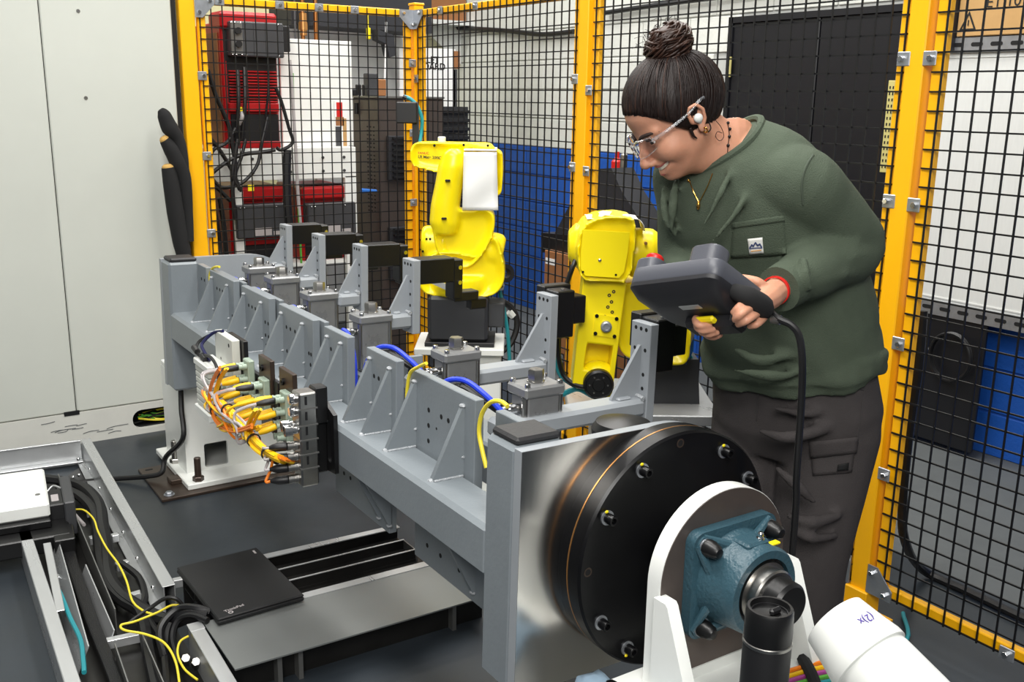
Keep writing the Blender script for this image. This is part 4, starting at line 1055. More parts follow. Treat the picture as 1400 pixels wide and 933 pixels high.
build('drop_plate', B(mw).bx(.0, .06, -D-.14, -D-.02, .02, .099, .003), 'black_metal', wd)
s0, s1 = onz(-40, 737, .06), onz(22, 727, .06); bar('floor_strip', s0, s1, .02, 0, .012, 'alu', wd); s0, s1 = onz(-40, 728, .06), onz(20, 719, .06); bar('floor_strip', s0, s1, .012, .03, .036, 'alu', wd)
# ------------------------------------------------------------------ controllers and cabinet behind the back fence
QY = 5.0
def rp(x0, y0, x1, y1, Y):
    a, b_ = ony(x0, (y0+y1)/2, Y), ony(x1, (y0+y1)/2, Y); c, d = ony((x0+x1)/2, y0, Y), ony((x0+x1)/2, y1, Y)
    return a.x, b_.x, d.z, c.z
st = root('controller_stand', (1.85, QY+.2, 0), 'white steel stand behind the back fence with controllers on and under its shelf', 'stand')
x0, x1, z0, z1 = rp(285, 203, 486, 245, QY); zs = 1.182
build('shelf_front', B().bx(x0, 2.27, QY-.02, QY, 1.02, zs, .002), 'white_paint', st)
build('shelf', B().bx(x0, 2.27, QY, QY+.45, zs-.02, zs, .002), 'white_paint', st)
for xa, xb in ((1.595, 1.645), (2.205, 2.27)): build('leg', B().bx(xa, xb, QY-.02, QY+.02, 0, 1.03, .002), 'white_paint', st)
for xa, xb in ((x0, x0+.04), (2.22, 2.27)): build('leg', B().bx(xa, xb, QY+.41, QY+.45, 0, zs-.02, .002), 'white_paint', st)
x2, x3, z2, z3 = rp(384, 60, 474, 215, QY+.1)
build('white_panel', B().bx(x2, x3+.03, QY+.09, QY+.11, zs, z3+.02, .002), 'white_paint', st)
build('lower_shelf', B().bx(1.60, 2.26, QY, QY+.42, .56, .58), 'white_paint', st)
b = B()
for i in range(14): b.cyl((1.62+.62*random.random(), QY-.0205, zs-.03-.12*random.random()), (1.62+.62*random.random()*0, 0, 0) if 0 else (0, 0, 0), .001) if 0 else None
for xx in (1.70, 1.9, 2.08, 2.2): 
    for zz in (1.06, 1.13): build('bolt', B().hexn((xx, QY-.02, zz), (xx, QY-.028, zz), .008), 'dark_gray', st)
def controller(name_lab, x0, x1, zb, zt, Y, dep, top):
    r_ = root('robot_controller', ((x0+x1)/2, Y+dep/2, zb), name_lab, 'controller', 'red robot controllers behind the back fence')
    H = zt-zb; W = x1-x0
    body = build('red_case', B().bx(x0, x1, Y, Y+dep, zb, zt-.05*top, .008), 'red_paint', r_)
    if top: build('top_cap', B().bx(x0-.004, x1+.002, Y-.03, Y+dep*.4, zt-.085, zt, .015), 'red_paint', r_)
    return r_, H, W
# the tall one on top of the stand
x0, x1, z0, z1 = rp(304, 17, 380, 205, QY)
r_, H, W = controller('tall red robot controller stacked on the white stand', x0, x1, zs, z1, QY, .42, 1)
xa, xb, za, zb_ = rp(309, 30, 381, 78, QY-.05)
build('dark_recess', B().bx(x0+.02, x1-.006, QY-.004, QY+.01, za-.02, zb_+.012), 'black_plastic', r_)
k = build('dark_module', B().bx(xa+.016, xb+.02, QY-.07, QY, za, zb_, .006), 'dark_gray', r_)
build('side_bezel', B().bx(xa+.016, xa+.075, QY-.076, QY-.069, za+.01, zb_-.006, .002), 'alu_dark', k)
for zz in (.35, .72): build('rotary_knob', B().cyl((xa+.05, QY-.076, za+(zb_-za)*zz), (xa+.05, QY-.092, za+(zb_-za)*zz), .016, n=16), 'black_plastic', k)
for xx in (xa+.022, xa+.04, xa+.068, xa+.09, xb-.01):
    for zz in (za+.008, zb_-.008): build('screw', B().sph((xx, QY-.073, zz), .005, 8, 6), 'chrome', k)
for xx in (xa+.13, xa+.19): build('module_groove', B().bx(xx, xx+.002, QY-.0708, QY-.07, za, zb_), 'black_plastic', k)
lz0, lz1 = rp(309, 95, 378, 140, QY)[2:]
g = build('grille_recess', B().bx(x0+.025, x1-.006, QY-.002, QY+.006, lz0, lz1+.06), 'ink_red' if 0 else 'black_plastic', r_)
nl = 11
for i in range(nl):
    z = lz0+(lz1-lz0)*i/nl; build('louvre', B().bx(x0+.03, x1-.01, QY-.014, QY, z, z+(lz1-lz0)/nl*.55, .002), 'red_paint', g)
q = rp(311, 141, 376, 153, QY); build('red_bar', B().bx(x0+.02, x1-.008, QY-.025, QY, q[2], q[3], .004), 'red_paint', r_)
q2 = rp(311, 156, 376, 194, QY); build('black_front', B().bx(x0+.03, x1-.008, QY-.012, QY, q2[2], q2[3], .003), 'black_plastic', r_)
build('red_foot', B().bx(x0+.02, x1-.004, QY-.02, QY+.38, zs, zs+.035, .004), 'red_paint', r_)
build('side_vent', B().bx(x0-.004, x0+.002, QY+.06, QY+.16, zs+.08, zs+.2), 'black_plastic', r_)
build('side_reflection', B().bx(x0-.006, x0, QY+.04, QY+.38, zs+.02, z1-.10), 'brown_board', r_)  # brown sheet paints the reflection seen on the red case's left side
for k_, (px, y0_, y1_, mt) in enumerate([(325, 96, 190, 'cable_black'), (334, 92, 190, 'cable_black'), (366, 82, 160, 'cable_black'), (330, 150, 170, 'cable_gray')]):
    build('plug_cable', B().tube([ony(px, y0_, QY-.05), ony(px+1, (y0_+y1_)/2, QY-.07), ony(px-3, y1_, QY-.05)], .010 if k_ != 2 else .006, 8), mt, r_)
build('yellow_plug', B().tube([ony(328, 147, QY-.06), ony(330, 152, QY-.06)], .010, 8, 1), 'yellow_mark', r_)
build('side_connector', B().bx(xb+.02, xb+.06, QY-.05, QY-.01, za+.03, zb_-.01, .004), 'black_plastic', r_)
# two shorter ones under the shelf
for i, (px0, px1, py) in enumerate(((315, 388, 256), (412, 477, 255))):
    x0, x1, z0, z1 = rp(px0, py, px1, py+100, QY+.03)
    zt = ony(px0+30, py, QY+.0).z; zb2 = .58
    lab = ['red robot controller under the shelf, left of the two', 'red robot controller under the shelf, right of the two'][i]
    r_, H, W = controller(lab, x0, x1, zb2, zt, QY+.03, .36, 0)
    build('top_cap', B().bx(x0-.002, x1+.002, QY-.005, QY+.12, zt-.07, zt, .012), 'red_paint', r_)
    k = build('dark_module', B().bx(x0+.01, x1+.01, QY-.045, QY+.03, zt-.255, zt-.085, .005), 'dark_gray', r_)
    build('paper_label', B().bx(x0+.10, x0+.19, QY-.0462, QY-.045, zt-.245, zt-.205), 'cable_gray', k)
    build('paper_label', B().bx(x0+.20, x0+.25, QY-.0462, QY-.045, zt-.245, zt-.225), 'cable_gray', k)
    for xx in (.03, .05, .22): build('screw', B().sph((x0+xx, QY-.047, zt-.10), .005, 8, 6), 'chrome', k)
    build('lower_front', B().bx(x0+.02, x1-.02, QY+.018, QY+.03, zb2+.03, zt-.30, .003), 'black_plastic', r_)
# cables around the stand
def bc(pts, r_, mt, lab, grp='cables around the red controllers'):
    P = [ony(q[0], q[1], q[2] if len(q) > 2 else QY-.12) for q in pts]
    return solid('controller_cable', B().tube(P, r_, 8, 6), mt, lab, 'cable', grp)
G = 'one of the tangled black cables left of and below the tall red controller'
bc([(284, 95), (295, 130), (312, 170), (318, 200), (322, 230), (318, 260), (322, 300)], .011, 'cable_black', 'black cable down the left edge of the tall red controller past the shelf')
bc([(283, 185), (300, 205), (318, 235), (328, 260)], .010, 'cable_black', 'black cable crossing the shelf front from the left post edge')
bc([(325, 190), (322, 210), (318, 240), (325, 255)], .012, 'cable_black', 'thick black cable falling from the controller front over the shelf')
bc([(336, 190), (330, 215), (322, 240), (330, 262)], .009, 'cable_black', 'thin black cable falling beside the thick one over the shelf')
bc([(376, 205), (360, 208), (330, 212), (305, 225), (285, 245), (300, 260), (315, 275)], .010, 'cable_black', 'black cable sweeping left along the shelf from the controller corner')
bc([(366, 160), (358, 195), (352, 225), (335, 247), (318, 255), (300, 255), (284, 235)], .009, 'cable_black', 'black cable looping from the dark module down to the left post')
bc([(284, 225), (292, 205), (310, 195), (322, 175)], .009, 'cable_black', 'short black cable rising left of the tall controller base')
bc([(287, 270), (295, 300), (300, 340), (300, 380, QY-.2)], .014, 'cable_black', 'thickest black cable hanging straight at the left stand leg')
bc([(300, 270), (305, 300), (310, 350)], .012, 'cable_black', 'black cable hanging just right of the left stand leg')
bc([(400, 100), (402, 160), (404, 200), (406, 250), (409, 300), (412, 360)], .006, 'cable_green', 'thin green wire hanging right of the tall red controller')
bc([(396, 82), (399, 110), (401, 150), (404, 200), (407, 260), (411, 310)], .009, 'cable_gray', 'grey conduit hanging right of the tall red controller')
bc([(393, 205), (392, 240), (393, 280), (396, 310)], .022, 'cable_black', 'thick black cable dropping below the shelf beside the tall controller')
bc([(377, 120), (385, 140), (395, 175), (400, 195), (385, 205), (378, 202)], .009, 'cable_black', 'black cable bulging right of the tall controller side')
solid('cable_tag', B().box(ony(343, 257, QY-.15), (.03, .004, .03)), 'yellow_mark', 'small yellow tag among the cables under the shelf', 'tag')
for i, (px, lab) in enumerate(((414, 'left copper pipe with brass fitting hanging behind the back fence'), (432, 'right copper pipe with fitting hanging behind the back fence'))):
    Y = QY+.5
    r_ = root('copper_pipe', ony(px, 100, Y), lab, 'pipe', 'copper pipes behind the back fence')
    a, c = ony(px, 20 if i == 0 else 35, Y), ony(px+1, 80 if i == 0 else 82, Y)
    build('tube', B().cyl(a+Vector((0, 0, .3)), c, .012, n=12), 'copper', r_); 
    f = ony(px, 18 if i == 0 else 74, Y); build('fitting', B().lathe([(.022, 0), (.022, .05), (.027, .05), (.027, .09), (.02, .09), (.02, .12)], f, (0, 0, -1), 12), 'copper' if i else 'brass_ring', r_)
    if i == 0: build('side_tube', B().cyl(a+Vector((-.045, 0, .3)), c+Vector((-.045, 0, 0)), .007, n=8), 'dark_gray', r_)
# black overhead duct, grey board
xa = ony(394, 30, 5.6).x
b = B().prism([(xa, ony(400, 34, 5.6).z), (xa+.55, ony(470, 34, 5.6).z-.02), (xa+.9, ony(540, 44, 5.6).z), (3.05, ony(560, 30, 5.6).z), (3.05, 2.5), (xa+.4, 2.5), (xa+.4, 2.04), (xa, 2.03)], 5.55, 5.9)
dk_ = root('overhead_duct', (xa+.5, 5.6, 2.05), 'black overhead ducting above the white stand and dark cabinet', 'duct'); build('duct_body', b, 'charcoal', dk_)
q = rp(376, 30, 560, 210, 5.95); solid('grey_board', B().bx(q[0], q[1]+.12, 5.95, 5.98, 0.0, q[3], .003), 'sheet_white', 'large pale grey board behind the dark cabinet', 'board')
p = ony(513, 45, 5.45); build('yellow_tag', B().box((p.x, 5.54, p.z), (.022, .02, .065), .004).bx(p.x-.004, p.x+.004, 5.545, 5.56, p.z+.03, p.z+.12), 'yellow_mark', dk_)
b = B().prism([(ony(520, 50, 5.45).x, ony(520, 40, 5.45).z), (ony(520, 50, 5.45).x, ony(520, 54, 5.45).z), (ony(532, 50, 5.45).x, ony(530, 60, 5.45).z), (ony(536, 76, 5.45).x, ony(530, 78, 5.45).z), (ony(544, 76, 5.45).x, ony(544, 76, 5.45).z), (ony(542, 50, 5.45).x, ony(542, 48, 5.45).z)], 5.48, 5.56)
build('angled_bracket', b, 'charcoal', dk_)
build('hanging_cord', B().tube([ony(528, 30, 5.5), ony(527, 80, 5.5), ony(525, 130, 5.5), ony(523, 134, 5.5)], .006, 8), 'paper', dk_)
# dark cabinet
cy = 5.0; cx = ony(519, 200, cy).x; zt = ony(519, 134, cy).z
cb_ = root('dark_cabinet', (cx+.2, cy+.2, 0), 'tall dark brown cabinet with cooling fins and vent slots behind the fence corner', 'cabinet')
build('body', B().bx(cx, cx+.40, cy, cy+.34, 0, zt, .006), 'dark_cabinet', cb_)
b = B()
for r0 in (.06, .10, .14):
    for i in range(22): b.bx(cx-.001, cx+.0005, cy+r0, cy+r0+.018, zt-.16-i*.022, zt-.152-i*.022)
build('vent_slots', b, 'hole', cb_)['kind'] = 'stuff'
for z_, n_ in ((zt-.20, 8), (zt-.70, 10)):
    hs = build('heat_sink', B().bx(cx+.04, cx+.22, cy-.03, cy, z_-.03*n_, z_, .003), 'charcoal', cb_)
    for i in range(n_): build('fin', B().bx(cx+.06, cx+.23, cy-.05, cy-.03, z_-.03*i-.018, z_-.03*i-.008), 'black_plastic', hs)
build('top_edge', B().bx(cx-.004, cx+.404, cy-.004, cy+.344, zt, zt+.01), 'alu_dark', cb_)
build('hinge_pin', B().cyl((cx-.01, cy+.27, zt-.09), (cx-.01, cy+.27, zt-.03), .012, n=10), 'black_plastic', cb_)
def oncab(name, lab, cat, sx, sy, sz, px, mt):
    x = ony(px, 130, cy+.15).x
    return solid(name, B().bx(x-sx/2, x+sx/2, cy+.15-sy/2, cy+.15+sy/2, zt+.01, zt+.01+sz, .004), mt, lab, cat)
oncab('small_device', 'small black device on the left of the dark cabinet top', 'device', .06, .06, .035, 478, 'black_plastic')
oncab('grey_block', 'grey block standing on the dark cabinet', 'block', .06, .06, .12, 507, 'dark_gray')
oncab('brown_block', 'brown block beside the grey block on the dark cabinet', 'block', .05, .05, .09, 520, 'brown_board')
for i, px in enumerate((488, 492, 497)): oncab('clamp_pin', ['left', 'middle', 'right'][i]+' of three thin black pins on the dark cabinet', 'pin', .012, .02, .06, px, 'black_plastic')
p0 = ony(494, 261, cy-.06); build('blue_pen', B().tube([p0, p0+Vector((.09, 0, -.004))], [.014, .007], 10, 1), 'robot_blue', cb_)  # a blue pen, joined to the cabinet as one of its parts
p = ony(464, 150, cy+.02); s_ = root('sticker_sheet', (p.x, QY+.085, 1.2), 'white instruction sheet with red and tan pictures beside the dark cabinet', 'poster')
q = rp(458, 138, 476, 208, QY+.085); build('sheet', B().bx(q[0], q[1], QY+.083, QY+.087, q[2], q[3]), 'paper', s_)
for (a0, b0, a1, b1, mt) in ((460, 140, 468, 160, 'red_button'), (459, 160, 470, 172, 'brown_board'), (459, 173, 467, 203, 'dark_gray'), (469, 162, 474, 205, 'cardboard')):
    q = rp(a0, b0, a1, b1, QY+.083); build('picture', B().bx(q[0], q[1], QY+.082, QY+.0832, q[2], q[3]), mt, s_)
# bulletin board and black slatted crate beyond the corner post
BY = 5.7
bb = root('bulletin_board', (3.05, BY, 0), 'white bulletin board behind the far corner post', 'board')
q = rp(566, 66, 623, 152, BY); build('board_face', B().bx(q[0]-.1, q[1], BY, BY+.02, q[2]-.1, q[3], .003), 'paper', bb)
q1 = rp(620, 70, 628, 94, BY); build('brown_edge', B().bx(q1[0], q1[1], BY-.006, BY+.02, q1[2], q1[3]), 'brown_board', bb)
q1 = rp(620, 95, 625, 150, BY); build('board_leg', B().bx(q1[0], q1[1], BY, BY+.03, 0, q1[3]), 'dark_gray', bb)
for s_, px, py in (('BULLET', 582, 82), ('IN BOARD', 583, 91)):
    p = ony(px, py, BY-.002); text('lettering', s_, .058, Matrix.Translation(p) @ R(PI/2, 'X'), 'ink_black', bb, bold=.001)
ct = root('slatted_crate', (3.15, BY-.15, 0), 'black slatted crate stack in front of the bulletin board', 'crate')
q = rp(574, 146, 642, 204, BY-.15)
build('crate_back', B().bx(q[0]-.05, q[1], BY-.13, BY+.0-.01, 0, q[3]), 'charcoal', ct)
n = 24
for i in range(n): 
    z = q[3]-.02-i*(q[3]-.1)/n; build('slat', B().bx(q[0]-.05, q[1], BY-.16, BY-.13, z-.02, z, .002), 'black_plastic', ct)
b_ = onx(600, 20, 3.72); solid('carton', B().bx(3.56, WX-.02, b_.y-.12, b_.y+.3, b_.z-.05, b_.z+.3, .004), 'brown_board', 'brown carton up high behind the fence top near the corner post', 'box')
solid('carton_shelf', B().bx(3.5, WX, b_.y-.2, b_.y+.4, b_.z-.08, b_.z-.05).prism([(3.55, b_.z-.08), (WX, b_.z-.08), (WX, b_.z-.35)], b_.y-.02, b_.y+.01), 'sheet_white', 'pale wall shelf carrying the brown carton', 'shelf')
# covered cart and cartons between fence and wall
CXc = 3.1
def ox(x, y): p = onx(x, y, CXc); return (p.y, p.z)
cc = root('covered_cart', (CXc, ox(810, 320)[0], 0), 'dark grey sloping cover on a black cart behind the middle post', 'cart')
build('sloped_cover', B().prism([ox(758, 320), ox(788, 262), ox(815, 231), ox(836, 230), ox(850, 262), ox(874, 300), ox(880, 330)], CXc, CXc+.14, 'x'), 'charcoal', cc)
build('black_box', B().prism([ox(744, 318), ox(880, 330), ox(880, 352), ox(744, 345)], CXc-.02, CXc+.2, 'x'), 'black_plastic', cc)
y0, y1 = ox(880, 340)[0], ox(744, 340)[0]; zl = ox(800, 348)[1]
for yy in (y0+.03, y1-.03):
    for xx in (CXc+.02, CXc+.16): build('leg', B().bx(xx-.02, xx+.02, yy-.02, yy+.02, 0, zl+.02), 'dark_gray', cc)
build('lower_deck', B().bx(CXc, CXc+.2, y0, y1, .1, .13), 'dark_gray', cc)
p = onx(822, 222, CXc+.1); solid('red_bottle', B().lathe([(.03, -.10), (.03, .0), (.012, .02), (.012, .05)], (p.x+.12, p.y+.02, p.z), (0, 0, 1), 14), 'red_button', 'small red bottle on the covered cart', 'bottle')
p1 = onx(832, 218, CXc+.1); solid('silver_tool', B().box((p1.x+.1, p1.y, p1.z-.03), (.04, .03, .12), .01), 'steel', 'small silver tool on the covered cart beside the red bottle', 'tool')
for i, (xa_, ya_, xb_, yb_, lab) in enumerate([(744, 348, 800, 402, 'brown carton with white label under the covered cart, upper'), (770, 420, 812, 600, 'brown carton behind the near robot, lower')]):
    X = CXc-.06-.25*i; a = onx(xa_, (ya_+yb_)/2, X); c = onx(xb_, (ya_+yb_)/2, X); za = onx((xa_+xb_)/2, yb_, X).z; zb3 = onx((xa_+xb_)/2, ya_, X).z
    za = .131 if i == 0 else 0.0
    r_ = root('carton', (X+.1, (a.y+c.y)/2, za), lab, 'box')
    build('carton_body', B().bx(X, X+.2, c.y, a.y, za, zb3, .003), 'brown_board', r_)
    if i == 0:
        l0, l1 = onx(746, 352, X-.001), onx(760, 364, X-.001); build('paper_label', B().bx(X-.0015, X, l1.y, l0.y, l1.z, l0.z), 'paper', r_)
# ------------------------------------------------------------------ two small yellow robot arms
class Loc:
    """working axes for a robot: a to the right, b away, z up, from a foot point"""
    def __init__(s, o, turn=0.):
        s.o = Vector(o); c, q = math.cos(CAM_YAW+turn), math.sin(CAM_YAW+turn)
        s.a = Vector((c, -q, 0)); s.b = Vector((q, c, 0)); s.m = Matrix((s.a, s.b, Vector((0, 0, 1)))).transposed().to_4x4(); s.m.translation = s.o; s.i = s.m.inverted()
    def px(s, x, y, b=0.):
        d = ray(x, y); c = Vector((0, 0, CAM_H)); t = ((s.o-c).dot(s.b)+b)/d.dot(s.b); p = s.i @ (c+d*t); return p
    def out(s, pts, b=0.): return [(s.px(x, y, b).x, s.px(x, y, b).z) for x, y in pts]
def rslab(b, poly, y0, y1, r=.02):
    """outline pushed through the thickness with softened rims"""
    P = np.array(poly); c = P.mean(0); n = len(P)
    def shrink(d):
        out = []
        for i in range(n):
            a, p, q = P[i-1], P[i], P[(i+1) % n]
            v = (p-c); L = np.linalg.norm(v); out.append(p-v/L*d)
        return out
    rings = []
    for k in range(4):
        t = PI/2*k/3; rings.append([(x, y0+r*(1-math.sin(t)), z) for x, z in shrink(r*(1-math.cos(PI/2-t)))])
    for k in range(4):
        t = PI/2*k/3; rings.append([(x, y1-r+r*math.sin(t), z) for x, z in shrink(r*(1-math.cos(t)))])
    return b.loft(rings)
def dense(poly, k=4):
    """closed smooth outline through the given corners"""
    n = len(poly); out = []
    for i in range(n):
        a, b_, c, d = [Vector(poly[(i+j-1) % n]) for j in range(4)]
        for q in range(k):
            t = q/k; out.append(tuple(.5*((2*b_)+(c-a)*t+(2*a-5*b_+4*c-d)*t*t+(3*b_-a-3*c+d)*t**3)))
    return out
def place(bu, L): bu.v = [tuple(L.m @ Vector(v)) for v in bu.v]; return bu

# ---- raised robot (behind the beam, paper hanging over its elbow)
L1 = Loc(at(630, 466, 3.66))
zf = L1.o.z
pd = root('robot_pedestal', (L1.o.x, L1.o.y, 0), 'white pedestal with flat top plate carrying the raised yellow robot', 'pedestal')
c0 = L1.px(620, 480)
b = B().box((.0, .0, -.012), (.32, .26, .024), .003); build('top_plate', place(b, L1), 'white_paint', pd)
h = L1.o.z
b = B().bx(.0, .13, -.09, .09, -h+.02, -.024).bx(-.10, -.01, -.08, .08, -h+.02, -.024); build('column', place(B().bx(-.02, .15, -.09, .09, -h+.02, -.024, .004), L1), 'white_paint', pd)
build('foot_plate', place(B().box((.05, 0, -h+.01), (.40, .34, .02), .003), L1), 'white_paint', pd)
r1 = root('industrial_robot', (L1.o.x, L1.o.y, L1.o.z), 'raised yellow robot arm with a white sheet of paper over its elbow', 'robot', 'yellow robots inside the fence')
P = lambda x, y, bb=0.: L1.px(x, y, bb)
build('mount_plate', place(B().box((-.0, 0, .008), (.25, .2, .016), .002), L1), 'robot_black', r1)
bs = B(); q0, q1 = P(588, 458), P(668, 400); bs.bx(q0.x, q1.x, -.09, .10, .016, q1.z, .012)
k = build('base', place(bs, L1), 'robot_gray', r1)
b = B().bx(q1.x-.004, q1.x+.06, -.04, .06, .06, q1.z-.03, .006); build('connector_panel', place(b, L1), 'dark_gray', k)
u = P(640, 385)
t_ = B()
t_.lathe([(.105, 0), (.112, .02), (.108, .06)], (P(628, 398).x, 0, P(628, 398).z), (0, 0, 1), 32)
t_.add(*(lambda q: (q.v, q.f))(rslab(B(), dense(L1.out([(583, 396), (577, 366), (590, 345), (620, 340), (655, 345), (676, 320), (688, 350), (690, 378), (676, 398), (640, 402)], 0)), -.085, .085, .03)))
t_.cyl(P(577, 332)+Vector((0, 0, 0)), P(614, 332), .063, n=24, bev=.012)
t_.cyl(P(662, 340), P(688, 346), .066, n=24, bev=.015)
build('turret', place(remesh(t_, .007, 5), L1), 'robot_yellow', r1, 180, fix=False)
a_ = B()
a_.add(*(lambda q: (q.v, q.f))(rslab(B(), dense(L1.out([(594, 305), (604, 286), (640, 286), (672, 287), (676, 312), (664, 340), (640, 364), (606, 352), (595, 328)], -.03)), -.085, .05, .03)))
a_.loft([[tuple(P(cx, cy, -.055)+Vector((rx*math.cos(2*PI*i/20), ry*math.sin(2*PI*i/20), 0))) for i in range(20)] for cx, cy, rx, ry in ((609, 320, .040, .04), (608, 305, .055, .050), (609, 280, .052, .050), (614, 250, .049, .048), (619, 226, .051, .048), (621, 210, .042, .038), (622, 203, .02, .02))])
build('upper_arm', place(remesh(a_, .007, 5), L1), 'robot_yellow', r1, 180, fix=False)
f_ = B()
f_.add(*(lambda q: (q.v, q.f))(rslab(B(), dense(L1.out([(563, 212), (564, 200), (574, 194), (610, 194), (650, 195), (672, 197), (674, 212), (672, 236), (640, 242), (604, 236), (572, 228), (564, 222)], 0)), -.05, .06, .02)))
f_.add(*(lambda q: (q.v, q.f))(rslab(B(), dense(L1.out([(634, 200), (660, 200), (684, 206), (688, 222), (687, 250), (682, 266), (652, 268), (636, 250)], 0)), -.055, .075, .03)))
fo = build('forearm', place(remesh(f_, .006, 4), L1), 'robot_yellow', r1, 180, fix=False)
for q in ((612, 247), (607, 299)):
    c_ = P(q[0], q[1], -.112); build('arm_slot', place(B().box((c_.x+.0, c_.y+.004, c_.z), (.018, .02, .006), .002), L1), 'hole', r1)
for q in ((594, 199), (634, 198), (667, 199)): c_ = P(q[0], q[1], -.05); build('screw', place(B().cyl((c_.x, -.051, c_.z), (c_.x, -.055, c_.z), .0045, n=10), L1), 'black_oxide', fo)
c_ = P(604, 190); build('top_cap', place(B().cyl((c_.x, 0, c_.z-.02), (c_.x, 0, c_.z+.008), .014, n=14, bev=.003), L1), 'white_plastic', fo)
tm_ = lambda x, y, bb: L1.m @ Matrix.Translation(P(x, y, bb)) @ R(PI/2, 'X')
text('maker_lettering', 'FANUC', .0115, tm_(571.5, 209.5, -.053), 'ink_red', fo, align='LEFT', bold=.0003)
text('model_lettering', 'LR Mate 200iD', .0135, tm_(571.5, 214.5, -.053) @ R(-.04, 'Z'), 'ink_black', fo, align='LEFT', bold=.0004)
# shoulder details, tool block at the far side
c_ = P(597, 330, -.065)
for q in ((583, 327), (588, 327), (578, 344)): c_ = P(q[0], q[1], -.062); build('screw', place(B().cyl((c_.x, c_.y+.01, c_.z), (c_.x, c_.y-.0, c_.z), .004, n=8), L1), 'black_oxide', r1)
w0 = P(557, 154, .10)
tb = build('tool_block', place(B().box((w0.x, .10, w0.z), (.075, .06, .075), .004), L1), 'black_plastic', r1)
w1 = P(568, 180, .10); build('tool_post', place(B().bx(w1.x-.01, w1.x+.012, .085, .11, P(568, 196, .1).z-.03, w0.z+.03), L1), 'black_plastic', r1)
build('side_fitting', place(B().cyl(P(556, 134, .10), P(551, 132, .10), .008, n=8), L1), 'black_plastic', tb)
build('teal_hose', place(B().tube([P(553, 132, .1), P(562, 136, .1), P(571, 146, .1), P(577, 163, .1), P(576, 180, .1), P(574, 196, .08)], .0065, 8), L1), 'cable_teal', r1)
build('teal_hose', place(B().tube([P(666, 290, .06), P(667, 320, .08), P(671, 350, .09), P(680, 385, .07), P(688, 420, .06), P(694, 455, .05), P(697, 500, .05)], .0075, 8), L1), 'cable_teal', r1)
build('black_hose', place(B().tube([P(668, 415, .06), P(686, 412, .08), P(702, 425, .09), P(707, 445, .09), P(698, 470, .08), P(680, 486, .06), P(664, 502, .05)], .012, 8), L1), 'cable_black', r1)
build('hose_tie', place(B().tube([P(696, 426, .085), P(702, 432, .09)], .016, 8, 1), L1), 'white_plastic', r1)
c_ = P(687, 374, .08); build('hose_clamp', place(B().ring((c_.x, c_.y, c_.z), (.6, -1, .2), .034, .018, .03, 20), L1), 'black_plastic', r1)
sd = L1.out([(664, 380), (686, 383), (690, 390), (688, 397), (680, 398), (664, 393)], .03); build('side_tab', place(B().prism(sd, .03, .036), L1), 'alu', r1)
c_ = P(684, 391, .029); build('tab_hole', place(B().cyl((c_.x, .0295, c_.z), (c_.x, .0305, c_.z), .010, n=14), L1), 'hole', r1)
sd = L1.out([(578, 383), (590, 388), (632, 407), (632, 398), (604, 386), (586, 380)], -.12); build('front_tab', place(B().prism(sd, -.12, -.114), L1), 'alu', r1)
# sheet of paper draped over the elbow
g = []; NX, NZ = 8, 16
for j in range(NZ):
    for i in range(NX):
        sx = i/(NX-1); sz = j/(NZ-1)
        x = (634+(679-634)*sx)*(1-sz)+(632+(681-632)*sx)*sz; y = 208+(288-208)*sz
        p = P(x, y, -.088); p.y += .006*math.sin(sz*7+sx*3)*sz-.004*math.sin(sx*5)+.012*(1-math.cos(sx*1.2)); g.append(tuple(p))
sh = B(L1.m); sh.add(g, [(j*NX+i, j*NX+i+1, (j+1)*NX+i+1, (j+1)*NX+i) for j in range(NZ-1) for i in range(NX-1)])
top = len(sh.v)
g2 = [(P(634+45*i/(NX-1), 208, -.088).x, yy, P(640, 208, -.088).z+dz) for yy, dz in ((-.082, .006), (-.04, .010), (-.0, .010), (.03, .012)) for i in range(NX)]
sh.add(g2, [(j*NX+i, j*NX+i+1, (j+1)*NX+i+1, (j+1)*NX+i) for j in range(3) for i in range(NX-1)])
o = solid('paper_sheet', sh, 'paper', 'creased white sheet of paper draped over the raised robot elbow', 'paper', smooth=180); s_ = o.modifiers.new('t', 'SOLIDIFY'); s_.thickness = .0008

# ---- lowered robot (left of the person)
L2 = Loc(at(845, 560, 2.78))
P = lambda x, y, bb=0.: L2.px(x, y, bb)
h = L2.o.z
pd = root('robot_pedestal', (L2.o.x, L2.o.y, 0), 'low stand with aluminium top edge under the lowered yellow robot', 'pedestal')
build('top_plate', place(B().bx(-.14, .28, -.05, .32, -.03, .0, .003), L2), 'alu', pd)
build('column', place(B().bx(-.06, .2, .0, .26, -h+.02, -.03, .004), L2), 'white_paint', pd)
build('foot_plate', place(B().bx(-.12, .26, -.05, .30, -h, -h+.02, .003), L2), 'white_paint', pd)
r2 = root('industrial_robot', (L2.o.x, L2.o.y, L2.o.z), 'lowered yellow robot arm seen from behind, left of the person', 'robot', 'yellow robots inside the fence')
q = L2.out([(884, 560), (950, 560), (948, 482), (884, 484)], .14); build('base', place(B().prism(q, .06, .30), L2), 'robot_gray', r2)
bs = B(); bs.add(*(lambda w_: (w_.v, w_.f))(rslab(B(), dense(L2.out([(838, 396), (860, 380), (900, 388), (934, 420), (938, 460), (930, 490), (880, 488), (844, 470)], .1)), .02, .26, .03)))
build('turret', place(remesh(bs, .007, 5), L2), 'robot_yellow', r2, 180, fix=False)
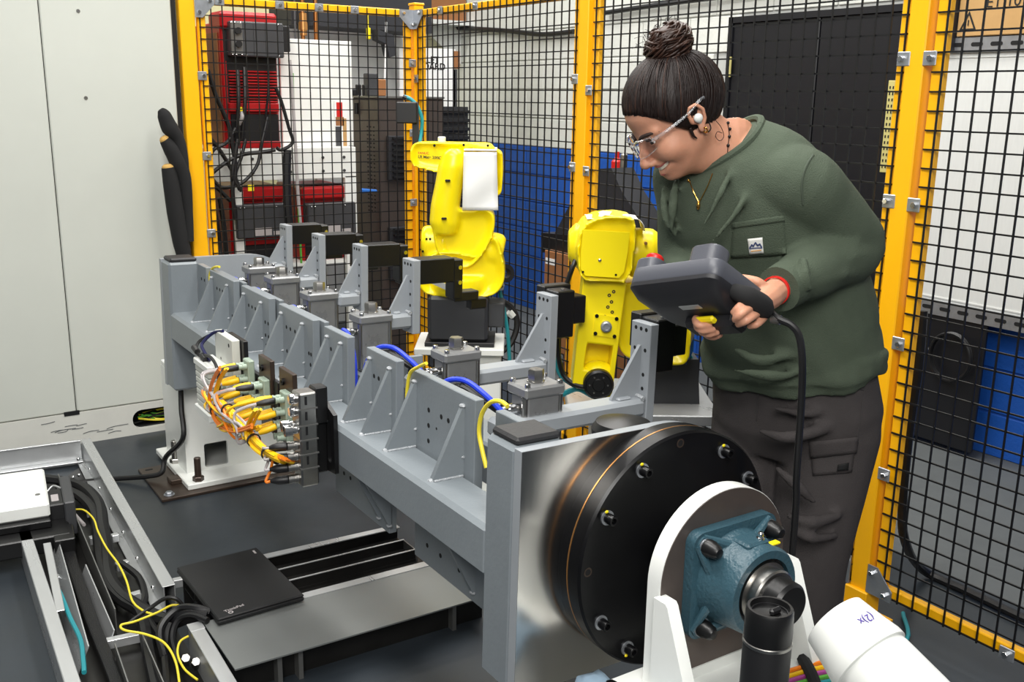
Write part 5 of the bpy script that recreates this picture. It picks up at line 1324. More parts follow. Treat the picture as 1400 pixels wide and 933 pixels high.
# upper arm: flat casting with a window
def q2(x, y): p = P(x, y, -.02); return (p.x, p.z)
ou = [(857, 386), (798, 379), (782, 528), (836, 548)]
wi = [(838, 474), (803, 470), (798, 505), (833, 510)]
def sub(poly, n):
    out = []
    for i in range(4):
        a, c = Vector(poly[i]), Vector(poly[(i+1) % 4])
        for k in range(n): out.append(tuple(a.lerp(c, k/n)))
    return out
ua = build('upper_arm', place(B().frameprism([q2(*p) for p in sub(ou, 4)], [q2(*p) for p in sub(wi, 4)], -.02, .08), L2), 'robot_yellow', r2)
bv = ua.modifiers.new('b', 'BEVEL'); bv.width = .006; bv.segments = 3; bv.limit_method = 'ANGLE'; bv.angle_limit = 1
build('window_back', place(B().prism([q2(*p) for p in [(845, 465), (796, 460), (786, 520), (838, 530)]], .05, .078), L2), 'robot_yellow', ua)
for qq in ((838, 399), (832, 404), (835, 413), (830, 420), (836, 427), (826, 433), (834, 441), (824, 446)):
    c_ = P(qq[0]+1, qq[1], -.02); build('plug_hole', place(B().ring((c_.x, -.0195, c_.z), (0, -1, 0), .0048, .0018, .0015, 12), L2), 'brown_steel', ua); 
pl4 = [q2(*p) for p in [(845, 434), (813, 429), (811, 458), (842, 463)]]
cp = build('cover_plate', place(B().prism(pl4, -.0235, -.02), L2), 'robot_yellow', ua)
for p in [(843, 436), (816, 432), (814, 456), (840, 460)]: c_ = P(p[0], p[1], -.0235); build('screw', place(B().cyl((c_.x, -.0235, c_.z), (c_.x, -.027, c_.z), .0052, n=10), L2), 'black_oxide', cp)
c_ = P(828.5, 446, -.0235); build('grey_socket', place(B().lathe([(.015, 0), (.015, .012), (.012, .014), (.009, .014), (.0085, .011), (.0001, .011)], (c_.x, -.0235, c_.z), (0, -1, 0), 18), L2), 'zinc', cp)
c_ = P(818, 525, -.03); jc = build('joint_cap', place(B().lathe([(.042, 0), (.042, .03), (.036, .036), (.034, .033), (.018, .033), (.016, .036), (.0001, .036)], (c_.x, -.012, c_.z), (0, -1, 0), 30), L2), 'black_metal', r2)
for i in range(6): a = i*PI/3; build('cap_screw', place(B().cyl((c_.x+.025*math.cos(a), -.046, c_.z+.025*math.sin(a)), (c_.x+.025*math.cos(a), -.0475, c_.z+.025*math.sin(a)), .0025, n=8), L2), 'steel', jc)
c_ = P(818, 506, -.02); build('motor_hump', place(B().sph((c_.x, .01, c_.z-.012), (.045, .04, .03), 18, 10), L2), 'robot_yellow', r2)
# elbow housing on top
hd = B()
hd.add(*(lambda w_: (w_.v, w_.f))(rslab(B(), L2.out([(866, 298), (868, 318), (862, 368), (852, 384), (800, 381), (791, 372), (788, 340), (792, 316), (800, 304), (818, 296), (846, 294)], -.02), -.06, .13, .016)))
hd.cyl(P(777, 335, .05), P(800, 335, .05), .060, n=28, bev=.02)
hd.cyl(P(862, 345, .05), P(893, 347, .05), .068, n=32, bev=.006)
hd.cyl(P(890, 347, .05), P(906, 348, .05), .062, .05, n=32, bev=.01)
eh = build('elbow_housing', place(remesh(hd, .0048, 4), L2), 'robot_yellow', r2, 180, fix=False)
fp = L2.out([(861, 318), (797, 314), (794, 345), (794, 368), (800, 377), (846, 380), (853, 372), (858, 345)], -.06)
build('cover_plate', place(B().prism(fp, -.0635, -.058), L2), 'robot_yellow', eh)
for p in ((796+1, 372), (842, 376)): c_ = P(p[0], p[1], -.063); build('screw', place(B().cyl((c_.x, -.0625, c_.z), (c_.x, -.0645, c_.z), .0032, n=10), L2), 'black_oxide', eh)
c_ = P(820, 356, -.063); build('grease_cap', place(B().sph((c_.x, -.064, c_.z), (.005, .003, .005), 10, 6), L2), 'chrome', eh)
c_ = P(883, 333, -.02); build('screw', place(B().cyl((c_.x, -.012, c_.z), (c_.x, -.022, c_.z), .0045, n=10), L2), 'brass_ring', eh)
b = B(L2.m); pts = [P(x, y, .04) for x, y in ((800, 297), (812, 299), (824, 292), (838, 295), (856, 296), (870, 300), (876, 306), (878, 316))]
g = []
for j, dy in enumerate((-.05, .0, .05)):
    for i, p in enumerate(pts): g.append((p.x, .02+dy, p.z+.004+.004*((i+j) % 2)))
b.add(g, [(j*8+i, j*8+i+1, (j+1)*8+i+1, (j+1)*8+i) for j in range(2) for i in range(7)])
o = solid('torn_paper', b, 'paper', 'torn paper scrap lying on top of the lowered robot', 'paper', smooth=180); s_ = o.modifiers.new('t', 'SOLIDIFY'); s_.thickness = .001
build('teal_hose', place(B().tube([P(757, 440, .05), P(758, 470, .05), P(761, 495, .03), P(768, 515, .02), P(790, 530, 0)], .007, 8), L2), 'cable_teal', r2)
build('black_hose', place(B().tube([P(790, 350, .02), P(783, 365, .0), P(776, 385, .0), P(772, 395, 0)], .007, 8), L2), 'cable_black', r2)
build('black_hose', place(B().tube([P(762, 455, .0), P(764, 490, .0), P(772, 515, 0), P(790, 528, -.02), P(815, 530, -.03)], .007, 8), L2), 'cable_black', r2)
build('teal_hose', place(B().tube([P(768, 540, .05), P(790, 532, .02), P(812, 542, .0), P(835, 545, .05)], .008, 8), L2), 'cable_teal', r2)
sd = L2.out([(935, 440), (950, 446), (948, 480), (938, 500), (932, 480)], .06); build('blue_gripper', place(B().prism(sd, .06, .10), L2), 'robot_blue', r2)
sd = L2.out([(928, 470), (944, 450), (950, 456), (940, 480), (918, 500), (914, 480)], .05); build('grey_finger', place(B().prism(sd, .045, .058), L2), 'zinc', r2)
build('teal_hose', place(B().tube([P(932, 476, .08), P(940, 482, .08), P(947, 494, .08)], .006, 8), L2), 'cable_teal', r2)
# ------------------------------------------------------------------ the person
from mathutils.bvhtree import BVHTree
dm('skin', rgb(205, 148, 120), .5, vary=.05, vscale=30, bump=.05, bscale=300, sub=.12)
dm('lip', rgb(176, 92, 84), .4)
dm('lip_dark', rgb(70, 28, 26), .6)
dm('tooth', rgb(236, 226, 205), .3)
dm('eye_white', rgb(235, 232, 228), .2)
dm('iris', rgb(52, 34, 24), .2)
dm('brow_hair', rgb(44, 29, 24), .7)
dm('shirt', rgb(78, 88, 74), .85, vary=.05, vscale=25, bump=.35, bscale=420, spec=.2)
dm('shirt_seam', rgb(66, 76, 63), .9)
dm('trouser', rgb(70, 66, 66), .82, vary=.06, vscale=25, bump=.35, bscale=500, spec=.2)
dm('trouser_seam', rgb(57, 54, 54), .9)
dm('shoe', rgb(40, 38, 38), .6)
dm('gold', rgb(206, 160, 80), .25, 1.)
dm('bead', rgb(18, 16, 18), .3)
dm('patch_white', rgb(232, 232, 226), .8)
dm('patch_navy', rgb(62, 74, 112), .8)
dm('patch_orange', rgb(214, 160, 92), .8)
dm('clear_plastic', (.93, .96, 1, 1), .05, trans=.92, ior=1.3)
dm('lens', (.96, .97, 1, 1), .03, trans=1., ior=1.05)
dm('pendant_gray', rgb(76, 78, 86), .4, bump=.06, bscale=500)
dm('pendant_dark', rgb(34, 34, 38), .45, bump=.06, bscale=500)
hm = mat('hair', rgb(27, 16, 13), .5, vary=.6, vscale=60, bump=.22, bscale=110, stretch=(4, 4, .3), spec=.35); M['hair'] = hm
M['bun_hair'] = mat('bun_hair', rgb(50, 30, 21), .45, vary=.7, vscale=45, spec=.4)

UP = Vector((0, 0, 1)); LEFT = Vector((-math.cos(CAM_YAW), math.sin(CAM_YAW), 0)); TOW = Vector((-math.sin(CAM_YAW), -math.cos(CAM_YAW), 0))
PHI = math.radians(48)
FWD = LEFT*math.cos(PHI)+TOW*math.sin(PHI)           # where the chest faces
LV = UP.cross(FWD)                                    # her left
def ringe(c, s, hw, hd, n=28, ex=2.3, back=1.0):
    s = s.normalized(); f = (FWD-s*FWD.dot(s)).normalized(); l = s.cross(f)
    out = []
    for i in range(n):
        a = 2*PI*i/n; ca, sa = math.cos(a), math.sin(a)
        x = math.copysign(abs(ca)**(2/ex), ca); y = math.copysign(abs(sa)**(2/ex), sa)
        out.append(c+l*hw*x+f*(hd if y > 0 else hd*back)*y)
    return out
SP = [at(1088, 545, 2.30), at(1082, 505, 2.275), at(1077, 440, 2.235), at(1052, 350, 2.175), at(1022, 275, 2.11), at(1003, 222, 2.075), at(990, 200, 2.07)]
def torso(b, g=0., k0=0):
    dim = [(.172, .125), (.184, .142), (.185, .150), (.174, .142), (.172, .128), (.138, .090), (.082, .064)]
    rings = []
    for i in range(k0, len(SP)):
        s = SP[min(i+1, len(SP)-1)]-SP[max(i-1, 0)]
        if i == len(SP)-1: s = s.normalized()+FWD*.30
        rings.append(ringe(SP[i], s, dim[i][0]+g, dim[i][1]+g))
    # refine along the spine
    out = []
    n = len(rings)
    for i in range(n-1):
        for t in (0, .33, .66):
            a, p, q, d = rings[max(i-1, 0)], rings[i], rings[i+1], rings[min(i+2, n-1)]
            out.append([.5*((2*p[j])+(q[j]-a[j])*t+(2*a[j]-5*p[j]+4*q[j]-d[j])*t*t+(3*p[j]-a[j]-3*q[j]+d[j])*t**3) for j in range(len(p))])
    out.append(rings[-1])
    return b.loft(out)
SL = SP[5]+LV*.145-UP*.034; SR = SP[5]-LV*.116-UP*.030
EL = at(1163, 338, 2.09); WL = at(1064, 396, 1.905)
ER = at(934, 352, 2.20); WR = at(952, 428, 2.00)
HL, HR = SP[0]+LV*.088-UP*.03, SP[0]-LV*.088-UP*.03
AL = Vector((HL.x, HL.y, .09))+FWD*.02+LV*-.005; AR_ = Vector((HR.x, HR.y, .09))+FWD*.03
KL = HL.lerp(AL, .5)+FWD*.035; KR = HR.lerp(AR_, .5)+FWD*.035
# head axes
hy, hp = math.radians(13), math.radians(35)
HF0 = LEFT*math.cos(hy)+TOW*math.sin(hy)
HF = HF0*math.cos(hp)-UP*math.sin(hp); HU = HF0*math.sin(hp)+UP*math.cos(hp); HLf = HU.cross(HF)
HC = at(922, 160, 2.02)
HM = Matrix((HF, HLf, HU)).transposed().to_4x4(); HM.translation = HC
def hd(f, l, u): return HM @ Vector((f, l, u))
def lring(fc, hdp, hw, u, n=28, ex=2.2):
    out = []
    for i in range(n):
        a = 2*PI*i/n; ca, sa = math.cos(a), math.sin(a)
        out.append((fc+hdp*math.copysign(abs(ca)**(2/ex), ca), hw*math.copysign(abs(sa)**(2/ex), sa), u))
    return out
bod = B()
# the head is grown as one smooth solid (blended rounded shapes on a fine grid)
VX = .0026
gf, gl_, gu = np.meshgrid(np.arange(-.118, .128, VX), np.arange(-.098, .0985, VX), np.arange(-.165, .125, VX), indexing='ij')
LA = np.abs(gl_)
def ell(c, r):
    q = np.sqrt(((gf-c[0])/r[0])**2+((LA-c[1])/r[1])**2+((gu-c[2])/r[2])**2)
    g = np.sqrt(((gf-c[0])/r[0]**2)**2+((LA-c[1])/r[1]**2)**2+((gu-c[2])/r[2]**2)**2)
    return q*(q-1)/np.maximum(g, 1e-6)
def cap(p, q, r0, r1):
    p, q = np.array(p), np.array(q); d = q-p
    t = np.clip(((gf-p[0])*d[0]+(LA-p[1])*d[1]+(gu-p[2])*d[2])/(d @ d), 0, 1)
    return np.sqrt((gf-p[0]-d[0]*t)**2+(LA-p[1]-d[1]*t)**2+(gu-p[2]-d[2]*t)**2)-(r0+(r1-r0)*t)
def chain(P, r):
    out = None
    for i in range(len(P)-1):
        c = cap(P[i], P[i+1], r[i], r[i+1]); out = c if out is None else np.minimum(out, c)
    return out
def smin(a, b, k): h = np.clip(.5+.5*(b-a)/k, 0, 1); return b*(1-h)+a*h-k*h*(1-h)
def smax(a, b, k): return -smin(-a, -b, k)
S = ell((-.010, 0, .030), (.091, .071, .081))
S = smin(S, ell((.022, 0, -.030), (.063, .058, .074)), .02)
S = smin(S, ell((.038, 0, .040), (.049, .056, .045)), .02)
S = smin(S, cap((.052, .006, -.088), (-.014, .049, -.046), .018, .016), .022)
S = smin(S, ell((.064, 0, -.0925), (.0165, .017, .0145)), .012)
S = smin(S, ell((.047, .036, -.039), (.027, .024, .023)), .020)
S = smin(S, cap((-.030, 0, -.05), (-.062, 0, -.15), .050, .056), .025)
S = smin(S, cap((.026, 0, -.082), (-.036, 0, -.128), .024, .036), .03)
S = smin(S, cap((.0755, .012, .009), (.062, .046, .010), .0095, .0085), .012)
S = smin(S, ell((.064, 0, -.069), (.0195, .030, .0185)), .014)
S = smax(S, -ell((.0865, .031, -.0065), (.0165, .0165, .0105)), .010)
S = smin(S, cap((.081, 0, .004), (.1020, 0, -.042), .0066, .0090), .010)
S = smin(S, ell((.1010, 0, -.0465), (.0112, .0105, .0092)), .008)
S = smin(S, ell((.0895, .0110, -.0505), (.0092, .0068, .0066)), .006)
S = smax(S, -cap((.0885, .0175, -.0505), (.064, .0405, -.064), .0020, .0018), .007)
S = smin(S, chain([(.0835, 0, -.0615), (.0785, .016, -.0612), (.0600, .0355, -.0550)], [.0046, .0042, .0025]), .005)
S = smin(S, chain([(.0800, 0, -.0825), (.0750, .016, -.0795), (.0590, .0350, -.0588)], [.0056, .0050, .0025]), .005)
S = smax(S, -chain([(.0900, 0, -.0712), (.0830, .0160, -.0700), (.0640, .0345, -.0575)], [.0078, .0074, .0024]), .002)
S = smin(S, chain([(.0620, .0465, -.0060), (.0770, .0400, .0005), (.0810, .0310, .0022), (.0765, .0185, -.0030)], [.0026, .0034, .0034, .0026]), .004)
S = smin(S, chain([(.0620, .0465, -.0070), (.0745, .0400, -.0125), (.0785, .0310, -.0142), (.0760, .0190, -.0090)], [.0024, .0030, .0030, .0024]), .004)
S = smin(S, ell((-.016, .0735, -.004), (.016, .0045, .022)), .008)
S = smin(S, chain([(-.002, .071, -.014), (.000, .077, .006), (-.008, .082, .017), (-.022, .085, .016), (-.030, .085, .000), (-.026, .082, -.018), (-.015, .077, -.032)], [.0036, .0038, .0040, .0042, .0042, .0040, .0036]), .004)
S = smin(S, ell((-.012, .0755, -.0325), (.0075, .0038, .0090)), .005)
S = smax(S, -ell((-.013, .0835, -.004), (.0105, .0075, .015)), .005)
S = smin(S, cap((-.003, .0735, -.013), (-.002, .0755, -.006), .0042, .0038), .004)
def surface(S, o, h):
    """smooth quad skin where the solid's distance field crosses zero"""
    I = S < 0
    n = np.array(S.shape)
    cor = [(i, j, k) for i in (0, 1) for j in (0, 1) for k in (0, 1)]
    sub_ = lambda A, c: A[c[0]:n[0]-1+c[0], c[1]:n[1]-1+c[1], c[2]:n[2]-1+c[2]]
    cnt = sum(sub_(I, c).astype(int) for c in cor); act = (cnt > 0) & (cnt < 8)
    pos = np.zeros(act.shape+(3,)); num = np.zeros(act.shape)
    for a in cor:
        for ax in range(3):
            if a[ax]: continue
            b_ = list(a); b_[ax] = 1
            va, vb = sub_(S, a), sub_(S, b_); x = (va < 0) != (vb < 0)
            t = np.where(x, va/np.where(x, va-vb, 1), 0)
            for q in range(3): pos[..., q] += np.where(x, a[q]+(t if q == ax else 0), 0)
            num += x
    idx = -np.ones(act.shape, int); idx[act] = np.arange(act.sum()); g = np.argwhere(act)
    V = (g+pos[act]/num[act][:, None])*h+np.array(o); F = []
    for ax in range(3):
        A = [slice(1, -1)]*3; A[ax] = slice(0, -1); Bs = list(A); Bs[ax] = slice(1, None)
        x = I[tuple(A)] != I[tuple(Bs)]
        e = np.argwhere(x); e += np.array([0 if q == ax else 1 for q in range(3)])
        u, v = [q for q in range(3) if q != ax]
        def cell(du, dv): c = e.copy(); c[:, u] -= du; c[:, v] -= dv; return idx[c[:, 0], c[:, 1], c[:, 2]]
        F.append(np.stack([cell(0, 0), cell(1, 0), cell(1, 1), cell(0, 1)], 1))
    F = np.concatenate(F); return V, F[(F >= 0).all(1)]
hv, hfc = surface(S, (gf[0, 0, 0], gl_[0, 0, 0], gu[0, 0, 0]), VX)
bod.add([tuple(HM @ Vector(v)) for v in hv], [tuple(int(i) for i in f) for f in hfc])
NB = SP[6]
bod.tube([hd(-.050, 0, -.095), hd(-.060, 0, -.125), NB+UP*.02-FWD*.01, NB-UP*.05], [.044, .051, .056, .062], 20)
torso(bod, -.018)
bod.tube([SL-LV*.06, SL, SL.lerp(EL, .5), EL, EL.lerp(WL, .35), WL], [.055, .056, .048, .038, .037, .026], 14)
bod.tube([SR+LV*.06, SR, SR.lerp(ER, .5), ER, ER.lerp(WR, .35), WR], [.055, .056, .048, .038, .037, .026], 14)
for H_, K_, A_ in ((HL, KL, AL), (HR, KR, AR_)):
    bod.tube([H_+UP*.07, H_, H_.lerp(K_, .5), K_, K_.lerp(A_, .3), A_], [.08, .085, .07, .05, .049, .034], 16)
    bod.tube([A_+UP*.02, A_-UP*.03+FWD*.03, A_-UP*.055+FWD*.14], [.034, .036, .028], 12)
# hands
def finger(pts, r0, r1): bod.tube(pts, [r0+(r1-r0)*i/(len(pts)-1) for i in range(len(pts))], 10, 4)
def hand(W, palm, fingers, thumb):
    bod.tube([W]+palm, [.025]+[.026]*(len(palm)-1)+[.020], 12)
    for k, f in enumerate(fingers): finger([at(*q) for q in f], .0088-.0006*(k == 3)-.0004*(k == 0), .0066)
    finger([at(*q) for q in thumb], .0105, .0075)
hand(WL, [at(1051, 406, 1.86), at(1039, 416, 1.83)], [
    [(1042, 404, 1.84), (1024, 409, 1.795), (1010, 420, 1.775), (1002, 429, 1.785)],
    [(1042, 413, 1.83), (1028, 419, 1.785), (1013, 430, 1.765), (1004, 438, 1.785)],
    [(1044, 421, 1.83), (1034, 429, 1.79), (1020, 439, 1.772), (1008, 444, 1.795)],
    [(1049, 428, 1.84), (1043, 436, 1.81), (1034, 444, 1.795), (1024, 446, 1.81)]],
    [(1048, 396, 1.86), (1036, 386, 1.850), (1022, 382, 1.860), (1009, 380, 1.87)])
hand(WR, [at(958, 438, 1.93), at(965, 443, 1.90)], [
    [(958, 433, 1.90), (951, 437, 1.865), (956, 445, 1.84), (972, 445, 1.845)],
    [(961, 440, 1.90), (953, 445, 1.865), (960, 452, 1.845), (977, 450, 1.85)],
    [(965, 446, 1.91), (959, 452, 1.875), (968, 457, 1.855), (982, 454, 1.86)],
    [(969, 451, 1.92), (966, 457, 1.895), (975, 461, 1.88), (986, 457, 1.885)]],
    [(962, 430, 1.92), (950, 425, 1.90), (944, 418, 1.895), (940, 410, 1.90)])
pr_ = root('person', ((AL.x+AR_.x)/2, (AL.y+AR_.y)/2, 0), 'person in olive long sleeved shirt, dark trousers and safety glasses leaning over a control pendant', 'person')
body = build('body', remesh(bod, .0027, 2, .5), 'skin', pr_, 180, fix=False)

# ---- shirt
sh = B()
torso(sh, .012, 1)
hem = SP[1]-UP*.035
sh.loft([ringe(SP[1]+UP*.07, UP, .203, .160), ringe(SP[1]+UP*.03, UP, .209, .165), ringe(SP[1]-UP*.002+FWD*.004, UP-LV*.10, .205, .164)])
cuffL = WL+(WL-EL).normalized()*-.005
sh.tube([SP[5]+LV*.06-UP*.035, SL-UP*.004, SL.lerp(EL, .35), SL.lerp(EL, .7), EL, EL.lerp(WL, .3), EL.lerp(WL, .62), EL.lerp(WL, .80), cuffL], [.078, .080, .081, .079, .071, .066, .057, .046, .043], 24)
sh.tube([SP[5]-LV*.06-UP*.035, SR-UP*.004, SR.lerp(ER, .4), ER, ER.lerp(WR, .4), ER.lerp(WR, .9)], [.072, .070, .062, .054, .048, .040], 20)
# folds at the elbow, armpit and hem
def fold(pts, r): sh.tube([at(*p) for p in pts], [q*1.35 for q in r], 8, 5)
fold([(1195, 322, 2.04), (1165, 330, 2.00), (1138, 345, 1.985), (1120, 362, 1.975)], [.006, .012, .010, .004])
fold([(1192, 345, 2.03), (1160, 352, 1.985), (1128, 368, 1.945)], [.006, .013, .005])
fold([(1188, 300, 2.05), (1158, 306, 2.00), (1128, 318, 1.99)], [.005, .010, .004])
fold([(1180, 372, 2.03), (1150, 374, 1.97), (1118, 386, 1.92)], [.005, .012, .005])
fold([(1098, 352, 1.90), (1102, 375, 1.88), (1108, 398, 1.89)], [.005, .008, .005])
fold([(1080, 372, 1.91), (1082, 390, 1.89), (1088, 408, 1.90)], [.004, .006, .004])
fold([(1078, 285, 2.0), (1084, 300, 1.985), (1098, 318, 1.985)], [.006, .012, .006])
fold([(1005, 478, 2.11), (1040, 492, 2.085), (1110, 480, 2.095), (1180, 462, 2.15)], [.004, .010, .009, .004])
fold([(1000, 505, 2.12), (1030, 512, 2.095), (1080, 512, 2.085), (1150, 492, 2.12)], [.004, .008, .009, .004])
fold([(1120, 440, 2.08), (1160, 430, 2.09), (1195, 412, 2.16)], [.004, .010, .005])
fold([(1110, 460, 2.08), (1160, 450, 2.09), (1198, 436, 2.16)], [.004, .010, .005])
fold([(1000, 232, 1.985), (985, 265, 1.965), (962, 310, 1.99)], [.003, .007, .003])
fold([(1030, 245, 1.985), (1010, 285, 1.965), (975, 330, 1.99)], [.003, .007, .003])
fold([(925, 240, 2.08), (920, 280, 2.06), (918, 320, 2.08)], [.003, .008, .004])
fold([(905, 260, 2.12), (912, 300, 2.10), (925, 325, 2.10)], [.004, .008, .004])
sr = remesh(sh, .0062, 4, .5)
V = np.array(sr.v)
# soft cloth undulation along the surface normal
me = bpy.data.meshes.new('t'); me.from_pydata(sr.v, [], sr.f); me.update()
nn = np.zeros(len(V)*3); me.vertices.foreach_get('normal', nn); nn = nn.reshape(-1, 3); bpy.data.meshes.remove(me)
hgt = V[:, 2]
low = np.clip((1.12-hgt)/.25, 0, 1)
wv = np.sin(V @ np.array([22, -31, 62])+1.5*np.sin(V @ np.array([19, 11, -9])))*.0042*low+np.sin(V @ np.array([40, 25, 30]))*.0016
V = V+nn*wv[:, None]
sr.v = [tuple(v) for v in V]
shirt = build('shirt', sr, 'shirt', pr_, 180, fix=False)
bvh = BVHTree.FromPolygons([Vector(v) for v in sr.v], sr.f)
def hit(px, py, tree=None, off=.0015):
    d = ray(px, py).normalized(); o = Vector((0, 0, CAM_H)); r = (tree or bvh).ray_cast(o, d)
    if r[0] is None: return at(px, py, 2.05)
    n = r[1] if r[1].dot(d) < 0 else -r[1]
    return r[0]+n*off
def sewn(name, quad, nx, ny, mt, par, off=.0015, thick=.0012, tree=None):
    """a cloth patch lying on a garment; quad: tl, tr, br, bl"""
    g = []
    for j in range(ny):
        for i in range(nx):
            s, t = i/(nx-1), j/(ny-1)
            x = (quad[0][0]*(1-s)+quad[1][0]*s)*(1-t)+(quad[3][0]*(1-s)+quad[2][0]*s)*t
            y = (quad[0][1]*(1-s)+quad[1][1]*s)*(1-t)+(quad[3][1]*(1-s)+quad[2][1]*s)*t
            g.append(tuple(hit(x, y, tree, off)))
    b = B(); b.add(g, [(j*nx+i, (j+1)*nx+i, (j+1)*nx+i+1, j*nx+i+1) for j in range(ny-1) for i in range(nx-1)])
    o = build(name, b, mt, par, 180, fix=False); s_ = o.modifiers.new('t', 'SOLIDIFY'); s_.thickness = thick; s_.offset = 1
    return o
pk = sewn('chest_pocket', [(1003, 306), (1071, 296), (1076, 348), (1000, 352)], 14, 10, 'shirt', shirt, .002, .002)
sewn('pocket_hem', [(1002, 304), (1071, 294), (1073, 302), (1003, 312)], 14, 4, 'shirt', shirt, .0042, .0015)
sewn('fabric_label', [(1023, 325), (1043, 323), (1045, 344), (1026, 346)], 7, 7, 'patch_white', shirt, .0065, .001)
b = B(); z = [(1026, 337), (1029, 332), (1031, 334), (1034, 329), (1037, 333), (1040, 331), (1043, 336)]
for i in range(len(z)-1):
    for k in (0, 1.5): b.tube([hit(z[i][0], z[i][1]+k, off=.0082), hit(z[i+1][0], z[i+1][1]+k, off=.0082)], .0009, 6, 1)
b.tube([hit(1026, 338, off=.0082), hit(1035, 337, off=.0082), hit(1043, 337, off=.0082)], .0012, 6); build('label_emblem', b, 'patch_navy', shirt)
build('label_line', B().tube([hit(1028, 341.5, off=.0082), hit(1042, 340, off=.0082)], .0010, 6, 1), 'patch_orange', shirt)
# neckband
def rng(c, s, hw, hdp): return ringe(c, s, hw, hdp, 32, 2.1)
s_ = SP[6]-SP[5]
cp = [hit(x, y, off=.0) for x, y in ()]
nr = ringe(SP[6], (SP[6]-SP[5]).normalized()+FWD*.30, .0905, .0725, 28)
nb = B().tube(nr+[nr[0]], .0085, 8, 2)
build('neckband', nb, 'shirt', shirt)
build('cuff', B().tube([EL.lerp(WL, .83), cuffL+(WL-EL).normalized()*.004], [.0475, .045], 24, 1), 'shirt', shirt)
build('sleeve_seam', B().tube([hit(x, y, off=.0008) for x, y in ((1112, 212), (1104, 224), (1098, 240), (1096, 258), (1098, 280))], .0022, 6), 'shirt_seam', shirt)

# ---- trousers
tb_ = B()
tb_.loft([ringe(SP[1]+UP*.02, UP, .186, .140), ringe(SP[0], UP, .196, .146), ringe(SP[0]-UP*.06, UP, .192, .140), ringe(SP[0]-UP*.12, UP, .175, .115)])
for H_, K_, A_, s in ((HL, KL, AL, 1), (HR, KR, AR_, -1)):
    tb_.tube([H_+UP*.05, H_-UP*.03, H_.lerp(K_, .5), K_, K_.lerp(A_, .4), K_.lerp(A_, .8), A_-UP*.04], [.10, .112, .102, .088, .082, .077, .078], 24)
def tfold(pts, r): tb_.tube([at(*p)-TOW*.006 for p in pts], [q*2.1 for q in r], 8, 5)
tfold([(1040, 590, 2.16), (1075, 600, 2.11), (1120, 590, 2.12), (1165, 575, 2.17)], [.003, .007, .007, .003])
tfold([(1060, 560, 2.14), (1110, 566, 2.12), (1165, 548, 2.17)], [.003, .006, .003])
tfold([(1060, 640, 2.13), (1090, 665, 2.11), (1115, 690, 2.12)], [.003, .007, .003])
tfold([(1075, 705, 2.12), (1110, 716, 2.11), (1150, 706, 2.17)], [.003, .008, .004])
tfold([(1080, 725, 2.12), (1110, 738, 2.11), (1145, 734, 2.17)], [.003, .006, .004])
tre = remesh(tb_, .0068, 5, .5)
trou = build('trousers', tre, 'trouser', pr_, 180, fix=False)
bt2 = BVHTree.FromPolygons([Vector(v) for v in tre.v], tre.f)
cg = sewn('cargo_pocket', [(1109, 604), (1170, 598), (1163, 645), (1112, 650)], 12, 10, 'trouser', trou, .002, .004, bt2)
sewn('pocket_flap', [(1107, 602), (1171, 596), (1169, 618), (1109, 625)], 12, 5, 'trouser', trou, .006, .003, bt2)
sewn('cloth_tag', [(1144, 634), (1158, 631), (1157, 641), (1143, 643)], 4, 4, 'hole', trou, .0095, .001, bt2)
build('pocket_seam', B().tube([hit(x, y, bt2, .001) for x, y in ((1146, 506), (1158, 520), (1172, 530), (1180, 533))], .002, 6), 'trouser_seam', trou)
build('fly_seam', B().tube([hit(x, y, bt2, .001) for x, y in ((1040, 528), (1036, 550), (1035, 575))], .002, 6), 'trouser_seam', trou)
build('side_seam', B().tube([hit(x, y, bt2, .001) for x, y in ((1182, 520), (1178, 560), (1171, 600))], .0018, 6), 'trouser_seam', trou)
for A_ in (AL, AR_):
    b = B(); fr = frame(Vector((A_.x, A_.y, 0)), FWD, (0, 0, 1))
    b = B(fr); b.loft([[(x*sx+.05, y*sy, z) for x, y in rrect(2, 2, .9, 5)] for z, sx, sy in ((.0, .135, .046), (.03, .138, .05), (.06, .12, .048), (.085, .08, .042))]); build('shoe', b, 'shoe', pr_)

# ---- head details
for s in (-1, 1):
    e = build('eye', B(HM).sph((.0670, s*.031, -.0060), (.0125, .0125, .0125), 18, 12), 'eye_white', pr_)
    build('iris', B(HM).sph((.0752, s*.0312, -.0082), (.0050, .0058, .0058), 12, 8), 'iris', e)
    build('eyebrow', B(HM).tube([(.058, s*.054, .0075), (.0765, s*.042, .0125), (.0865, s*.026, .0115), (.0905, s*.012, .0055)], [.0018, .0034, .0040, .003], 8), 'brow_hair', pr_)
tt = B(HM)
mid = [(.0640, -.0315, -.0590), (.0750, -.0215, -.0650), (.0812, -.0105, -.0682), (.0836, 0, -.0690)]
mid = mid+[(f, -l, u) for f, l, u in mid[:-1]][::-1]
for i in range(6):
    for q in range(2):
        a0, a1 = Vector(mid[i]).lerp(Vector(mid[i+1]), q/2+.02), Vector(mid[i]).lerp(Vector(mid[i+1]), q/2+.48)
        tt.loft([[a0+Vector((-.004, 0, .005)), a1+Vector((-.004, 0, .005)), a1+Vector((-.004, 0, -.0042)), a0+Vector((-.004, 0, -.0042))], [a0+Vector((.001, 0, .005)), a1+Vector((.001, 0, .005)), a1+Vector((0, 0, -.0036)), a0+Vector((0, 0, -.0036))]])
build('teeth', tt, 'tooth', pr_, 30)['kind'] = 'stuff'
build('upper_lip', B(HM).tube([(.0620, -.0345, -.0552), (.0795, -.0160, -.0617), (.0850, 0, -.0622), (.0795, .0160, -.0617), (.0620, .0345, -.0552)], [.0010, .0026, .0032, .0026, .0010], 8), 'lip', pr_)
